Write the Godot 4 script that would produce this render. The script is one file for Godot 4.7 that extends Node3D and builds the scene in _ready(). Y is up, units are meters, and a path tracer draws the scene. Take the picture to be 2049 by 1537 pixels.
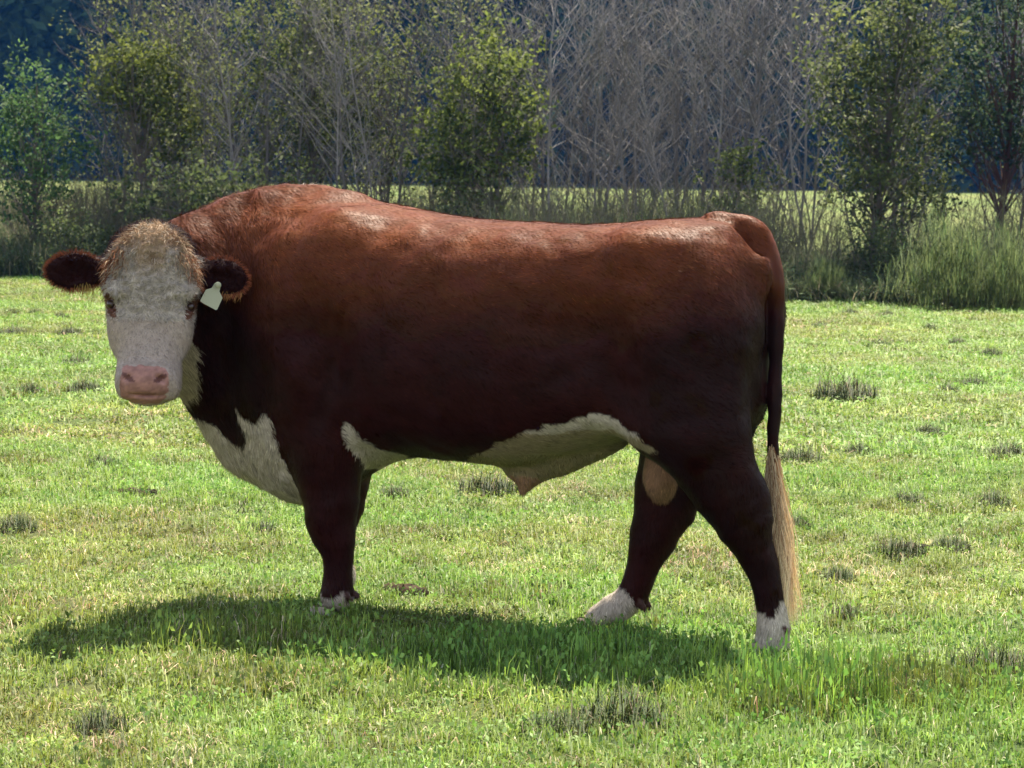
extends Node3D
# A red and white bull in a pasture, seen with a long lens, hedgerow and dark woodland behind.

const BULL_AT := Vector3(0.0, 0.0, -8.24)
const BULL_TURN := -23.0

var rng := RandomNumberGenerator.new()
var bumps := FastNoiseLite.new()
var patchy := FastNoiseLite.new()
var fine := FastNoiseLite.new()


# ---------------------------------------------------------------- small helpers
class Buf:
	var v := PackedVector3Array()
	var n := PackedVector3Array()
	var c := PackedColorArray()
	var i := PackedInt32Array()
	func mesh(with_normals := false) -> ArrayMesh:
		var a := []
		a.resize(Mesh.ARRAY_MAX)
		a[Mesh.ARRAY_VERTEX] = v
		if with_normals:
			a[Mesh.ARRAY_NORMAL] = n
		a[Mesh.ARRAY_COLOR] = c
		a[Mesh.ARRAY_INDEX] = i
		var m := ArrayMesh.new()
		m.add_surface_from_arrays(Mesh.PRIMITIVE_TRIANGLES, a)
		return m
	func quad(p0: int, p1: int, p2: int, p3: int) -> void:
		i.append_array([p0, p1, p2, p0, p2, p3])


func put(called: String, m: Mesh, mat: Material, parent: Node = self) -> MeshInstance3D:
	var o := MeshInstance3D.new()
	o.name = called
	o.mesh = m
	o.material_override = mat
	parent.add_child(o, true)
	return o


func tag(o: Node, label: String, category := "", group := "", kind := "") -> Node:
	o.set_meta("label", label)
	if category:
		o.set_meta("category", category)
	if group:
		o.set_meta("group", group)
	if kind:
		o.set_meta("kind", kind)
	return o


func numbered(called: String) -> String:
	if not has_node(NodePath(called)):
		return called
	var k := 1
	while has_node(NodePath("%s_%03d" % [called, k])):
		k += 1
	return "%s_%03d" % [called, k]


func base(called: String, at: Vector3, turn := 0.0) -> Node3D:
	var o := Node3D.new()
	o.name = numbered(called)
	add_child(o)
	o.position = at
	o.rotation.y = turn
	return o


func paint(rough: float, spec := 0.4, back := 0.0, two_sided := true) -> StandardMaterial3D:
	var m := StandardMaterial3D.new()
	m.vertex_color_use_as_albedo = true
	m.roughness = rough
	m.metallic_specular = spec
	if back > 0.0:
		m.backlight_enabled = true
		m.backlight = Color(back, back, back)
	if two_sided:
		m.cull_mode = BaseMaterial3D.CULL_DISABLED
	return m


func tint(c: Color, f: float) -> Color:
	return Color(c.r * f, c.g * f, c.b * f)


func r(a: float, b: float) -> float:
	return rng.randf_range(a, b)


func ground_at(x: float, z: float) -> float:
	var away := smoothstep(-60.0, -30.0, z)
	return (bumps.get_noise_2d(x, z) * 0.035 + bumps.get_noise_2d(x * 3.7 + 40.0, z * 3.7) * 0.014) * away


func dryness(x: float, z: float) -> float:
	return clampf(0.5 + patchy.get_noise_2d(x, z) * 0.9 + patchy.get_noise_2d(x * 3.1 + 9.0, z * 3.1) * 0.55, 0.0, 1.0)


# ---------------------------------------------------------------- the field of the animal's body
class Cap:
	var a: Vector3
	var ba: Vector3
	var inv: float
	var ra: float
	var rb: float
	var k := 0.05
	var kind := 0
	var sub := false
	func _init(p: Vector3, q: Vector3, r0: float, r1: float, k_: float, kind_ := 0) -> void:
		a = p
		ba = q - p
		inv = 1.0 / maxf(ba.length_squared(), 1e-9)
		ra = r0
		rb = r1
		k = k_
		kind = kind_
	func d(p: Vector3) -> float:
		var pa := p - a
		var h := clampf(pa.dot(ba) * inv, 0.0, 1.0)
		return (pa - ba * h).length() - ra - (rb - ra) * h


class Chain:
	# a run of tapered capsules that counts as one limb
	var segs: Array = []
	var k := 0.05
	var kind := 0
	var sub := false
	func _init(pts: Array, k_: float, kind_ := 0) -> void:
		k = k_
		kind = kind_
		for q in pts.size() - 1:
			segs.append(Cap.new(Vector3(pts[q][0], pts[q][1], pts[q][2]), Vector3(pts[q + 1][0], pts[q + 1][1], pts[q + 1][2]), pts[q][3], pts[q + 1][3], k_, kind_))
		active = segs
	var active: Array = []
	func d(p: Vector3) -> float:
		var e := 1e3
		for c in active:
			e = minf(e, c.d(p))
		return e
	func focus(p: Vector3, reach: float) -> float:
		# keeps the segments that can be nearest within that reach
		active = segs
		var e := d(p)
		if reach > 0.0:
			active = segs.filter(func(c): return c.d(p) < e + reach)
		return e


class Ell:
	var c: Vector3
	var turn: Basis
	var rr: Vector3
	var k := 0.05
	var kind := 0
	var sub := false
	func _init(c_: Vector3, r_: Vector3, k_: float, kind_ := 0, euler := Vector3.ZERO, sub_ := false) -> void:
		c = c_
		rr = r_
		k = k_
		kind = kind_
		turn = Basis.from_euler(euler).inverse()
		sub = sub_
	func d(p: Vector3) -> float:
		var q := turn * (p - c)
		var u := q / rr
		var k0 := u.length()
		var k1 := (u / rr).length()
		if k1 < 1e-5:
			return -minf(rr.x, minf(rr.y, rr.z))
		return k0 * (k0 - 1.0) / k1


class Loft:
	# rows: position along the axis, first edge, second edge, half width, exponent upper, exponent lower
	var lo: float
	var hi: float
	var tab: Array = []
	var along := 0
	var k := 0.05
	var kind := 0
	var sub := false
	const STEP := 0.005
	func _init(rows: Array, along_: int, k_: float, kind_ := 0) -> void:
		along = along_
		k = k_
		kind = kind_
		lo = rows[0][0]
		hi = rows[-1][0]
		for col in range(1, 6):
			var t := PackedFloat32Array()
			var x := lo
			var s := 0
			while x < hi + STEP * 2.0:
				while s < rows.size() - 2 and x > rows[s + 1][0]:
					s += 1
				var p0: float = rows[maxi(s - 1, 0)][col]
				var p1: float = rows[s][col]
				var p2: float = rows[s + 1][col]
				var p3: float = rows[mini(s + 2, rows.size() - 1)][col]
				var f := clampf((x - rows[s][0]) / (rows[s + 1][0] - rows[s][0]), 0.0, 1.0)
				t.append(cubic_interpolate(p1, p2, p0, p3, f))
				x += STEP
			tab.append(t)
	func d(p: Vector3) -> float:
		var x := p.x if along == 0 else p.y
		var o := 0.0
		if x < lo:
			o = lo - x
			x = lo
		elif x > hi:
			o = x - hi
			x = hi
		var f := (x - lo) / STEP
		var i := int(f)
		f -= i
		var t0: PackedFloat32Array = tab[0]
		var t1: PackedFloat32Array = tab[1]
		var t2: PackedFloat32Array = tab[2]
		var t3: PackedFloat32Array = tab[3]
		var t4: PackedFloat32Array = tab[4]
		var top := t0[i] + (t0[i + 1] - t0[i]) * f
		var bot := t1[i] + (t1[i + 1] - t1[i]) * f
		var rz := t2[i] + (t2[i + 1] - t2[i]) * f
		var ry := (top - bot) * 0.5
		var dy := (p.y if along == 0 else p.z) - (top + bot) * 0.5
		var n := t3[i] if dy > 0.0 else t4[i]
		var q := pow(absf(dy) / ry, n) + pow(absf(p.z if along == 0 else p.x) / rz, n)
		var e := (pow(q, 1.0 / n) - 1.0) * minf(ry, rz)
		return e if o == 0.0 else sqrt(maxf(e, 0.0) ** 2 + o * o)


func shape_field(prims: Array, p: Vector3) -> float:
	var d := 1e3
	for q in prims:
		var e: float = q.d(p)
		var kk: float = q.k
		if q.sub:
			var h := maxf(kk - absf(d + e), 0.0)
			d = maxf(d, -e) + h * h / kk * 0.25
		else:
			var h := maxf(kk - absf(d - e), 0.0)
			d = minf(d, e) - h * h / kk * 0.25
	return d


# Surface nets over the blocks that the surface crosses. Returns vertices, outward normals, triangle indices and the kind of the nearest primitive.
func surface_nets(prims: Array, lo: Vector3, hi: Vector3, cell: float, relief: float) -> Dictionary:
	const B := 8
	const W := 9
	var span := (hi - lo) / (cell * B)
	var verts := PackedVector3Array()
	var kinds := PackedInt32Array()
	var at := {}
	var edges := PackedInt64Array()
	var rad := cell * B * 0.87
	var val := PackedFloat32Array()
	val.resize(W * W * W)
	var near_d := PackedFloat32Array()
	near_d.resize(prims.size())
	var off := [0, 1, W, W + 1, W * W, W * W + 1, W * W + W, W * W + W + 1]
	for bx in int(ceil(span.x)):
		for by in int(ceil(span.y)):
			for bz in int(ceil(span.z)):
				var o := lo + Vector3(bx, by, bz) * (cell * B)
				var c := o + Vector3.ONE * (cell * B * 0.5)
				var dmin := 1e3
				for q in prims.size():
					near_d[q] = prims[q].focus(c, 2.0 * rad) if prims[q] is Chain else prims[q].d(c)
					if not prims[q].sub:
						dmin = minf(dmin, near_d[q])
				if dmin > rad * 1.1 + 0.05:
					continue
				var some := []
				for q in prims.size():
					if near_d[q] < maxf(dmin, -rad) + 2.0 * rad + 0.12:
						some.append(prims[q])
				if shape_field(some, c) < -rad * 1.6 - 0.05:
					continue
				var n := 0
				var least := 1e3
				var most := -1e3
				for z in W:
					for y in W:
						for x in W:
							var p := o + Vector3(x, y, z) * cell
							var f := shape_field(some, p)
							if absf(f) < 0.03 and relief > 0.0:
								f += relief * fine.get_noise_3dv(p * 9.0)
							val[n] = f
							least = minf(least, f)
							most = maxf(most, f)
							n += 1
				if least >= 0.0 or most < 0.0:
					continue
				for z in B:
					for y in B:
						for x in B:
							var k := x + y * W + z * W * W
							var d0 := val[k]
							var d1 := val[k + 1]
							var d2 := val[k + W]
							var d4 := val[k + W * W]
							var m := 0
							for s in 8:
								if val[k + off[s]] < 0.0:
									m += 1
							if m == 0 or m == 8:
								continue
							var key := ((bx * B + x) * 4096 + (by * B + y)) * 4096 + bz * B + z
							var sum := Vector3.ZERO
							var cnt := 0
							for e in 12:
								var s0: int = [0, 2, 4, 6, 0, 1, 4, 5, 0, 1, 2, 3][e]
								var s1: int = s0 + [1, 2, 4][e / 4]
								var v0 := val[k + off[s0]]
								var v1 := val[k + off[s1]]
								if (v0 < 0.0) != (v1 < 0.0):
									var g := v0 / (v0 - v1)
									var p0 := Vector3(s0 & 1, (s0 >> 1) & 1, s0 >> 2)
									var p1 := Vector3(s1 & 1, (s1 >> 1) & 1, s1 >> 2)
									sum += p0.lerp(p1, g)
									cnt += 1
							var p := o + (Vector3(x, y, z) + sum / cnt) * cell
							var best := 1e3
							var kind := 0
							for q in some:
								if not q.sub:
									var e: float = q.d(p)
									if e < best:
										best = e
										kind = q.kind
							at[key] = verts.size()
							verts.append(p)
							kinds.append(kind)
							if (d0 < 0.0) != (d1 < 0.0):
								edges.append_array([key, 0, 1 if d0 < 0.0 else 0])
							if (d0 < 0.0) != (d2 < 0.0):
								edges.append_array([key, 1, 1 if d0 < 0.0 else 0])
							if (d0 < 0.0) != (d4 < 0.0):
								edges.append_array([key, 2, 1 if d0 < 0.0 else 0])
	const SX := 4096 * 4096
	const SY := 4096
	var idx := PackedInt32Array()
	for e in range(0, edges.size(), 3):
		var key := edges[e]
		var u: int = [SY, 1, SX][edges[e + 1]]
		var w: int = [1, SX, SY][edges[e + 1]]
		var a: int = at.get(key - u - w, -1)
		var b: int = at.get(key - w, -1)
		var c: int = at.get(key, -1)
		var dd: int = at.get(key - u, -1)
		if a < 0 or b < 0 or c < 0 or dd < 0:
			continue
		if edges[e + 2]:
			idx.append_array([a, c, b, a, dd, c])
		else:
			idx.append_array([a, b, c, a, c, dd])
	var norm := PackedVector3Array()
	norm.resize(verts.size())
	for t in range(0, idx.size(), 3):
		var f := (verts[idx[t + 2]] - verts[idx[t]]).cross(verts[idx[t + 1]] - verts[idx[t]])
		for s in 3:
			norm[idx[t + s]] += f
	for q in norm.size():
		norm[q] = norm[q].normalized()
	return {"v": verts, "n": norm, "i": idx, "k": kinds}


func normals_of(v: PackedVector3Array, idx: PackedInt32Array) -> PackedVector3Array:
	var norm := PackedVector3Array()
	norm.resize(v.size())
	for t in range(0, idx.size(), 3):
		var f := (v[idx[t + 2]] - v[idx[t]]).cross(v[idx[t + 1]] - v[idx[t]])
		for s in 3:
			norm[idx[t + s]] += f
	for q in norm.size():
		norm[q] = norm[q].normalized()
	return norm


func smooth_path(pts: Array, steps: int) -> Array:
	var out := []
	for q in pts.size() - 1:
		var a = pts[maxi(q - 1, 0)]
		var d = pts[mini(q + 2, pts.size() - 1)]
		for t in steps:
			var f := float(t) / steps
			var row := []
			for n in 4:
				row.append(cubic_interpolate(pts[q][n], pts[q + 1][n], a[n], d[n], f))
			out.append(row)
	out.append(pts[-1])
	return out


func chain(prims: Array, pts: Array, k: float, kind := 0, steps := 2) -> void:
	prims.append(Chain.new(smooth_path(pts, steps), k, kind))


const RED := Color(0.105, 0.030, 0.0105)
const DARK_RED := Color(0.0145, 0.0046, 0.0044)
const WHITE := Color(0.36, 0.31, 0.262)
const CREAM := Color(0.21, 0.165, 0.105)
const PINK := Color(0.245, 0.126, 0.102)

var white_brisket := PackedVector2Array([Vector2(-1.108, 0.651), Vector2(-1.034, 0.632), Vector2(-1.009, 0.630), Vector2(-0.993, 0.593), Vector2(-0.946, 0.556), Vector2(-0.897, 0.559), Vector2(-0.877, 0.582), Vector2(-0.897, 0.636), Vector2(-0.913, 0.701), Vector2(-0.888, 0.671), Vector2(-0.849, 0.651), Vector2(-0.800, 0.653), Vector2(-0.779, 0.684), Vector2(-0.758, 0.695), Vector2(-0.742, 0.593), Vector2(-0.681, 0.392), Vector2(-0.66, 0.30), Vector2(-0.847, 0.28), Vector2(-1.084, 0.42), Vector2(-1.25, 0.6)])
var white_throat := PackedVector2Array([Vector2(-1.20, 0.80), Vector2(-1.07, 0.98), Vector2(-1.003, 0.997), Vector2(-0.995, 0.896), Vector2(-1.007, 0.819), Vector2(-1.042, 0.740), Vector2(-1.10, 0.70), Vector2(-1.20, 0.72)])
var white_elbow := PackedVector2Array([Vector2(-0.480, 0.66), Vector2(-0.468, 0.688), Vector2(-0.450, 0.68), Vector2(-0.436, 0.620), Vector2(-0.389, 0.588), Vector2(-0.327, 0.568), Vector2(-0.36, 0.50), Vector2(-0.506, 0.42)])
var white_belly := PackedVector2Array([Vector2(-0.10, 0.55), Vector2(-0.063, 0.569), Vector2(0.044, 0.621), Vector2(0.150, 0.668), Vector2(0.255, 0.707), Vector2(0.333, 0.722), Vector2(0.367, 0.745), Vector2(0.418, 0.752), Vector2(0.470, 0.742), Vector2(0.547, 0.698), Vector2(0.630, 0.647), Vector2(0.596, 0.635), Vector2(0.524, 0.66), Vector2(0.45, 0.58), Vector2(0.310, 0.50), Vector2(0.224, 0.42), Vector2(0.101, 0.39), Vector2(-0.026, 0.42)])


func body_color(p: Vector3, kind: int) -> Color:
	var w := Vector2(fine.get_noise_3dv(p * 14.0), fine.get_noise_3dv(p * 14.0 + Vector3(7, 3, 1))) * 0.012
	var q := Vector2(p.x, p.y) + w
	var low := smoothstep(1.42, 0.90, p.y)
	var col := RED.lerp(DARK_RED, clampf(low * 0.93 + 0.2 * smoothstep(0.55, 0.8, p.x) + smoothstep(-0.7, -1.0, p.x) * 0.3, 0.0, 1.0))  # lower coat darker, deepened further to stand in for shade on the flanks
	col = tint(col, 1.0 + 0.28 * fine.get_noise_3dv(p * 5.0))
	var side := white_brisket if p.x < -0.62 else white_elbow
	if kind == 0 or kind == 5:
		if p.x > -0.12:
			side = white_belly
		if Geometry2D.is_point_in_polygon(q, side) or (p.x < -0.95 and Geometry2D.is_point_in_polygon(q, white_throat)):
			col = WHITE
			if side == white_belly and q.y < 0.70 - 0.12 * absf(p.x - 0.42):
				col = CREAM  # white underside with the belly shade painted into its colour
			elif p.x < -0.95 and q.y > 0.7:
				col = CREAM.lerp(WHITE, 0.3)
		if (p - Vector3(0.885, 1.205, 0.06)).length() < 0.024 + w.x * 1.5:
			col = WHITE
		if p.x < -0.70 and p.y > 1.37 and p.z < -0.015 + w.x * 2.0 and p.z > -0.09:
			col = WHITE
	if kind == 5 and p.y < 0.50 and p.x > 0.0 and p.x < 0.12:
		col = Color(0.26, 0.15, 0.10)
	if kind == 4:
		col = Color(0.22, 0.125, 0.075).lerp(DARK_RED, smoothstep(0.57, 0.64, p.y + w.x * 2.0))
	if kind == 8:
		col = Color(0.05, 0.025, 0.02)
	if kind == 1 and p.y < 0.068 + w.x * 2.0:
		col = WHITE
	if kind == 2 and p.y < 0.125 + w.x * 2.0 + (p.x + 0.69) * 0.3:
		col = WHITE
	if kind == 3 and p.y < 0.125 + w.x * 2.0 + 0.06 * smoothstep(0.965, 0.985, p.x) - 0.02 * smoothstep(0.92, 0.96, p.x):
		col = WHITE
	if kind == 6 and p.y < 0.135 + w.x * 2.0 - (p.x - 0.40) * 0.7:
		col = WHITE
	return col


func head_color(p: Vector3, kind: int) -> Color:
	var w := fine.get_noise_3dv(p * 20.0) * 0.02
	if kind == 2:
		return tint(DARK_RED, 1.1)
	var col := tint(WHITE, 0.86 + w * 9.0 + 0.30 * fine.get_noise_3dv(p * 46.0 + Vector3.ONE * 3.0))
	if p.y < -0.05:
		col = col.lerp(Color(0.25, 0.18, 0.14), 0.5 + w * 8.0)
	var up := smoothstep(0.17, 0.25, p.y + w + absf(p.x) * 0.25)
	col = col.lerp(RED.lerp(Color(0.22, 0.15, 0.09), 0.5), up)
	if p.y > 0.08 and absf(p.x + 0.005) < 0.05:
		col = col.lerp(Color(0.30, 0.20, 0.12), 0.7 * smoothstep(0.09, 0.17, p.y + w))
	if p.z < -0.13 + w * 2.0 + smoothstep(0.06, 0.2, p.y) * 0.11:
		col = DARK_RED
	# muzzle pad, nostrils, lips
	var pad := Vector2((p.x + 0.016) / 0.074, (p.y + 0.244) / 0.054)
	if p.z > 0.085 and pow(absf(pad.x) * 0.9, 3.4) + pow(absf((p.y + 0.257) / 0.064), 3.4) < 1.0 + w * 22.0:
		col = tint(PINK, 0.95 + w * 14.0 + 0.3 * fine.get_noise_3dv(p * 60.0))
	for s in [-1.0, 1.0]:
		var g := Vector2((p.x + 0.016 - s * 0.053) / 0.021, (p.y + 0.233 - (p.x + 0.016 - s * 0.053) * s * 0.5) / 0.011).length()
		if p.z > 0.08 and g < 1.0:
			col = Color(0.10, 0.045, 0.036)
		# brown skin round the eye
		if p.z > 0.02 and s > 0.0:
			# the dark whorl in the middle of the forehead
			var wh := Vector2(p.x / 0.016, (p.y - 0.16) / 0.022).length()
			col = col.lerp(Color(0.12, 0.07, 0.04), 0.7 * smoothstep(1.3, 0.3, wh + w * 20.0))
		var e := Vector2((p.x - s * 0.134) / 0.019, (p.y + 0.002 - (absf(p.x) - 0.134) * 1.1) / 0.036).length()
		if e < 1.0 + w * 6.0 and p.z > -0.14:
			col = Color(0.115, 0.052, 0.035)
	return col


func build_bull() -> void:
	var bull := base("bull", BULL_AT, deg_to_rad(BULL_TURN))
	tag(bull, "red and white bull standing side-on in the pasture, white face turned to the viewer", "bull")
	var P := []
	P.append(Loft.new([
		[-1.16, 1.00, 0.62, 0.07, 2.0, 2.0], [-1.12, 1.14, 0.545, 0.13, 2.1, 2.0], [-1.05, 1.28, 0.475, 0.20, 2.2, 1.9], [-0.95, 1.385, 0.405, 0.27, 2.3, 1.9],
		[-0.85, 1.425, 0.36, 0.32, 2.3, 1.9], [-0.75, 1.425, 0.345, 0.345, 2.4, 2.0], [-0.65, 1.418, 0.385, 0.36, 2.5, 2.1], [-0.55, 1.405, 0.455, 0.37, 2.6, 2.2],
		[-0.45, 1.390, 0.51, 0.38, 2.7, 2.3], [-0.32, 1.372, 0.543, 0.395, 2.8, 2.4], [-0.20, 1.357, 0.54, 0.405, 2.9, 2.4], [-0.05, 1.347, 0.535, 0.41, 3.0, 2.4],
		[0.10, 1.344, 0.545, 0.405, 3.1, 2.4], [0.22, 1.342, 0.575, 0.395, 3.2, 2.4], [0.36, 1.346, 0.62, 0.38, 3.2, 2.4], [0.48, 1.359, 0.66, 0.36, 3.0, 2.3],
		[0.58, 1.368, 0.69, 0.345, 2.8, 2.3], [0.68, 1.369, 0.69, 0.325, 2.5, 2.3], [0.75, 1.37, 0.68, 0.30, 2.3, 2.2], [0.80, 1.36, 0.68, 0.26, 2.2, 2.2],
		[0.85, 1.32, 0.70, 0.20, 2.1, 2.1], [0.885, 1.24, 0.78, 0.12, 2.0, 2.0]], 0, 0.05))
	# neck bending round to the viewer, crest, throat
	chain(P, [[-0.80, 1.09, 0.01, 0.30], [-0.97, 1.12, 0.14, 0.245], [-1.12, 1.13, 0.36, 0.17]], 0.09)
	chain(P, [[-0.62, 1.35, 0.0, 0.06], [-0.86, 1.372, 0.02, 0.062], [-1.0, 1.33, 0.15, 0.07], [-1.09, 1.25, 0.30, 0.07]], 0.09)
	chain(P, [[-1.09, 0.98, 0.38, 0.10], [-1.05, 0.74, 0.16, 0.11], [-0.99, 0.56, 0.04, 0.10]], 0.08)
	for s in [-1.0, 1.0]:
		P.append(Ell.new(Vector3(-0.74, 1.04, 0.235 * s), Vector3(0.15, 0.27, 0.155), 0.07, 0, Vector3(0, 0, -0.2)))
		P.append(Ell.new(Vector3(-0.60, 0.83, 0.25 * s), Vector3(0.15, 0.15, 0.13), 0.06))
		P.append(Ell.new(Vector3(-0.52, 1.16, 0.24 * s), Vector3(0.13, 0.2, 0.13), 0.10))
		P.append(Ell.new(Vector3(0.62, 1.06, 0.165 * s), Vector3(0.27, 0.27, 0.195), 0.08))
		P.append(Ell.new(Vector3(0.545, 1.265, 0.265 * s), Vector3(0.085, 0.055, 0.07), 0.09))
		P.append(Ell.new(Vector3(0.84 + 0.018 * s, 1.20, 0.085 if s > 0.0 else -0.07), Vector3(0.055, 0.06, 0.05), 0.07))
		P.append(Cap.new(Vector3(0.66 + 0.03 * s, 1.0, 0.18 * s), Vector3(0.67 + 0.055 * s, 0.73, 0.20 * s), 0.18 + 0.015 * s, 0.155 + 0.01 * s, 0.07))
		P.append(Cap.new(Vector3(0.42, 0.79, 0.20 * s), Vector3(0.60, 0.73, 0.22 * s), 0.07, 0.11, 0.08))
	# near front leg
	chain(P, [[-0.66, 0.86, 0.20, 0.155], [-0.605, 0.69, 0.195, 0.146], [-0.60, 0.57, 0.185, 0.133], [-0.597, 0.49, 0.18, 0.114], [-0.588, 0.40, 0.175, 0.098], [-0.587, 0.32, 0.172, 0.086],
		[-0.572, 0.257, 0.17, 0.069], [-0.563, 0.20, 0.168, 0.055], [-0.563, 0.13, 0.166, 0.052], [-0.568, 0.07, 0.165, 0.058]], 0.03, 1)
	# far front leg
	chain(P, [[-0.68, 0.86, -0.20, 0.155], [-0.70, 0.66, -0.19, 0.135], [-0.705, 0.49, -0.16, 0.105], [-0.705, 0.34, -0.135, 0.082], [-0.712, 0.25, -0.125, 0.06], [-0.715, 0.17, -0.12, 0.049], [-0.695, 0.075, -0.12, 0.052]], 0.03, 2)
	# near hind leg
	chain(P, [[0.74, 0.68, 0.20, 0.148], [0.815, 0.53, 0.17, 0.117], [0.862, 0.42, 0.145, 0.09], [0.90, 0.32, 0.12, 0.062], [0.928, 0.24, 0.10, 0.05], [0.945, 0.15, 0.09, 0.046], [0.955, 0.085, 0.085, 0.052], [0.95, 0.02, 0.085, 0.056]], 0.04, 3)
	P.append(Cap.new(Vector3(0.905, 0.49, 0.145), Vector3(0.91, 0.44, 0.135), 0.036, 0.03, 0.06, 3))
	# far hind leg
	chain(P, [[0.64, 0.70, -0.19, 0.15], [0.545, 0.56, -0.12, 0.125], [0.515, 0.42, -0.09, 0.10], [0.49, 0.32, -0.075, 0.081], [0.466, 0.25, -0.065, 0.062], [0.445, 0.17, -0.06, 0.052], [0.41, 0.10, -0.055, 0.05], [0.36, 0.06, -0.05, 0.05], [0.305, 0.03, -0.05, 0.042]], 0.04, 6)
	P.append(Cap.new(Vector3(0.585, 0.45, -0.1), Vector3(0.575, 0.40, -0.095), 0.036, 0.03, 0.06, 6))
	for a in [[1.005, 0.078, 0.105], [1.0, 0.078, 0.06], [0.475, 0.085, -0.03], [0.475, 0.085, -0.08], [-0.50, 0.07, 0.19], [-0.50, 0.07, 0.14]]:
		P.append(Cap.new(Vector3(a[0] - 0.02, a[1] + 0.006, a[2]), Vector3(a[0], a[1] - 0.008, a[2]), 0.016, 0.011, 0.008, 8))
	# scrotum, sheath
	P.append(Cap.new(Vector3(0.535, 0.68, 0.0), Vector3(0.535, 0.58, 0.0), 0.05, 0.045, 0.03, 4))
	P.append(Ell.new(Vector3(0.537, 0.525, 0.012), Vector3(0.055, 0.083, 0.055), 0.03, 4))
	chain(P, [[0.33, 0.64, 0.0, 0.06], [0.12, 0.545, 0.0, 0.062], [0.03, 0.52, 0.0, 0.045]], 0.07, 5)
	chain(P, [[0.07, 0.50, 0.0, 0.04], [0.045, 0.445, 0.0, 0.018]], 0.03, 5)
	# tail
	chain(P, [[0.70, 1.345, 0.0, 0.05], [0.785, 1.345, 0.0, 0.046], [0.836, 1.325, 0.0, 0.046], [0.865, 1.285, 0.0, 0.044], [0.892, 1.21, 0.0, 0.040], [0.910, 1.10, 0.0, 0.032], [0.917, 0.95, 0.0, 0.026], [0.915, 0.80, 0.0, 0.023], [0.914, 0.635, 0.0, 0.021], [0.92, 0.50, 0.0, 0.012]], 0.01, 7)
	for g in [[0.80, 1.335, 0.062, 0.865, 1.24, 0.066], [0.865, 1.24, 0.066, 0.90, 1.10, 0.055], [0.90, 1.10, 0.055, 0.905, 0.90, 0.045]]:
		var cut := Cap.new(Vector3(g[0], g[1], g[2]), Vector3(g[3], g[4], g[5]), 0.012, 0.012, 0.03)
		cut.sub = true
		P.append(cut)
	# creases: before the shoulder, behind the shoulder, before the thigh
	for s in [-1.0, 1.0]:
		P.append(Ell.new(Vector3(-0.50, 0.82, 0.405 * s), Vector3(0.035, 0.16, 0.06), 0.10, 0, Vector3(0, 0, -0.15), true))
		P.append(Ell.new(Vector3(0.42, 0.96, 0.44 * s), Vector3(0.10, 0.19, 0.09), 0.14, 0, Vector3(0, 0, 0.2), true))
	var f := surface_nets(P, Vector3(-1.36, 0.0, -0.5), Vector3(1.02, 1.5, 0.62), 0.0125, 0.006)
	var body := Buf.new()
	body.v = f.v
	body.n = f.n
	body.i = f.i
	var kinds: PackedInt32Array = f.k
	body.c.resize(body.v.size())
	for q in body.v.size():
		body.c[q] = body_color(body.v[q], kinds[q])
	var torso_count := body.i.size()
	for q in body.v.size():
		var p := body.v[q]
		if kinds[q] == 0 and p.x < -0.62:
			var where := exp(-pow((p.x + 0.90) / 0.13, 2.0)) * smoothstep(0.80, 1.05, p.y) * smoothstep(0.0, 0.15, p.z)
			body.v[q] += body.n[q] * where * 0.003 * sin(p.x * 62.0 + p.y * 9.0 + 3.0 * fine.get_noise_3dv(p * 3.0))
		elif kinds[q] == 0 and p.x < 0.45:
			var where := exp(-pow((p.x - 0.0) / 0.28, 2.0)) * exp(-pow((p.y - 0.95) / 0.22, 2.0))
			body.v[q] += body.n[q] * where * 0.003 * sin(p.x * 46.0 + p.y * 14.0)
	body.n = normals_of(body.v, body.i)

	# the head, in its own axes: x right, y up, z out of the face
	var H := []
	H.append(Loft.new([
		[-0.318, 0.105, 0.03, 0.06, 2.4, 2.2], [-0.305, 0.135, 0.0, 0.095, 2.8, 2.2], [-0.27, 0.15, -0.03, 0.109, 3.0, 2.2], [-0.23, 0.148, -0.07, 0.109, 2.8, 2.2], [-0.18, 0.11, -0.13, 0.109, 2.5, 2.1],
		[-0.12, 0.075, -0.19, 0.121, 2.3, 2.1], [-0.06, 0.05, -0.23, 0.136, 2.4, 2.1], [0.0, 0.04, -0.24, 0.149, 2.6, 2.1], [0.08, 0.04, -0.22, 0.158, 2.8, 2.2], [0.15, 0.03, -0.20, 0.156, 2.6, 2.2],
		[0.21, 0.01, -0.17, 0.138, 2.3, 2.2], [0.25, -0.02, -0.14, 0.105, 2.1, 2.1], [0.275, -0.05, -0.11, 0.05, 2.0, 2.0]], 1, 0.03))
	H.append(Ell.new(Vector3(-0.012, -0.245, 0.10), Vector3(0.088, 0.058, 0.062), 0.03))
	H.append(Ell.new(Vector3(0, -0.298, 0.09), Vector3(0.065, 0.03, 0.05), 0.02))
	H.append(Ell.new(Vector3(0, 0.20, -0.03), Vector3(0.09, 0.07, 0.06), 0.05))
	for s in [-1.0, 1.0]:
		H.append(Ell.new(Vector3(0.118 * s, 0.045, -0.005), Vector3(0.038, 0.026, 0.045), 0.03))
		H.append(Ell.new(Vector3(0.10 * s, -0.075, -0.02), Vector3(0.04, 0.09, 0.055), 0.04))
		H.append(Ell.new(Vector3(0.137 * s, 0.004, 0.02), Vector3(0.022, 0.024, 0.03), 0.02, 0, Vector3.ZERO, true))
		H.append(Ell.new(Vector3(-0.016 + 0.056 * s, -0.234, 0.165), Vector3(0.019, 0.012, 0.026), 0.012, 0, Vector3(0, 0, -0.5 * s), true))
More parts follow.
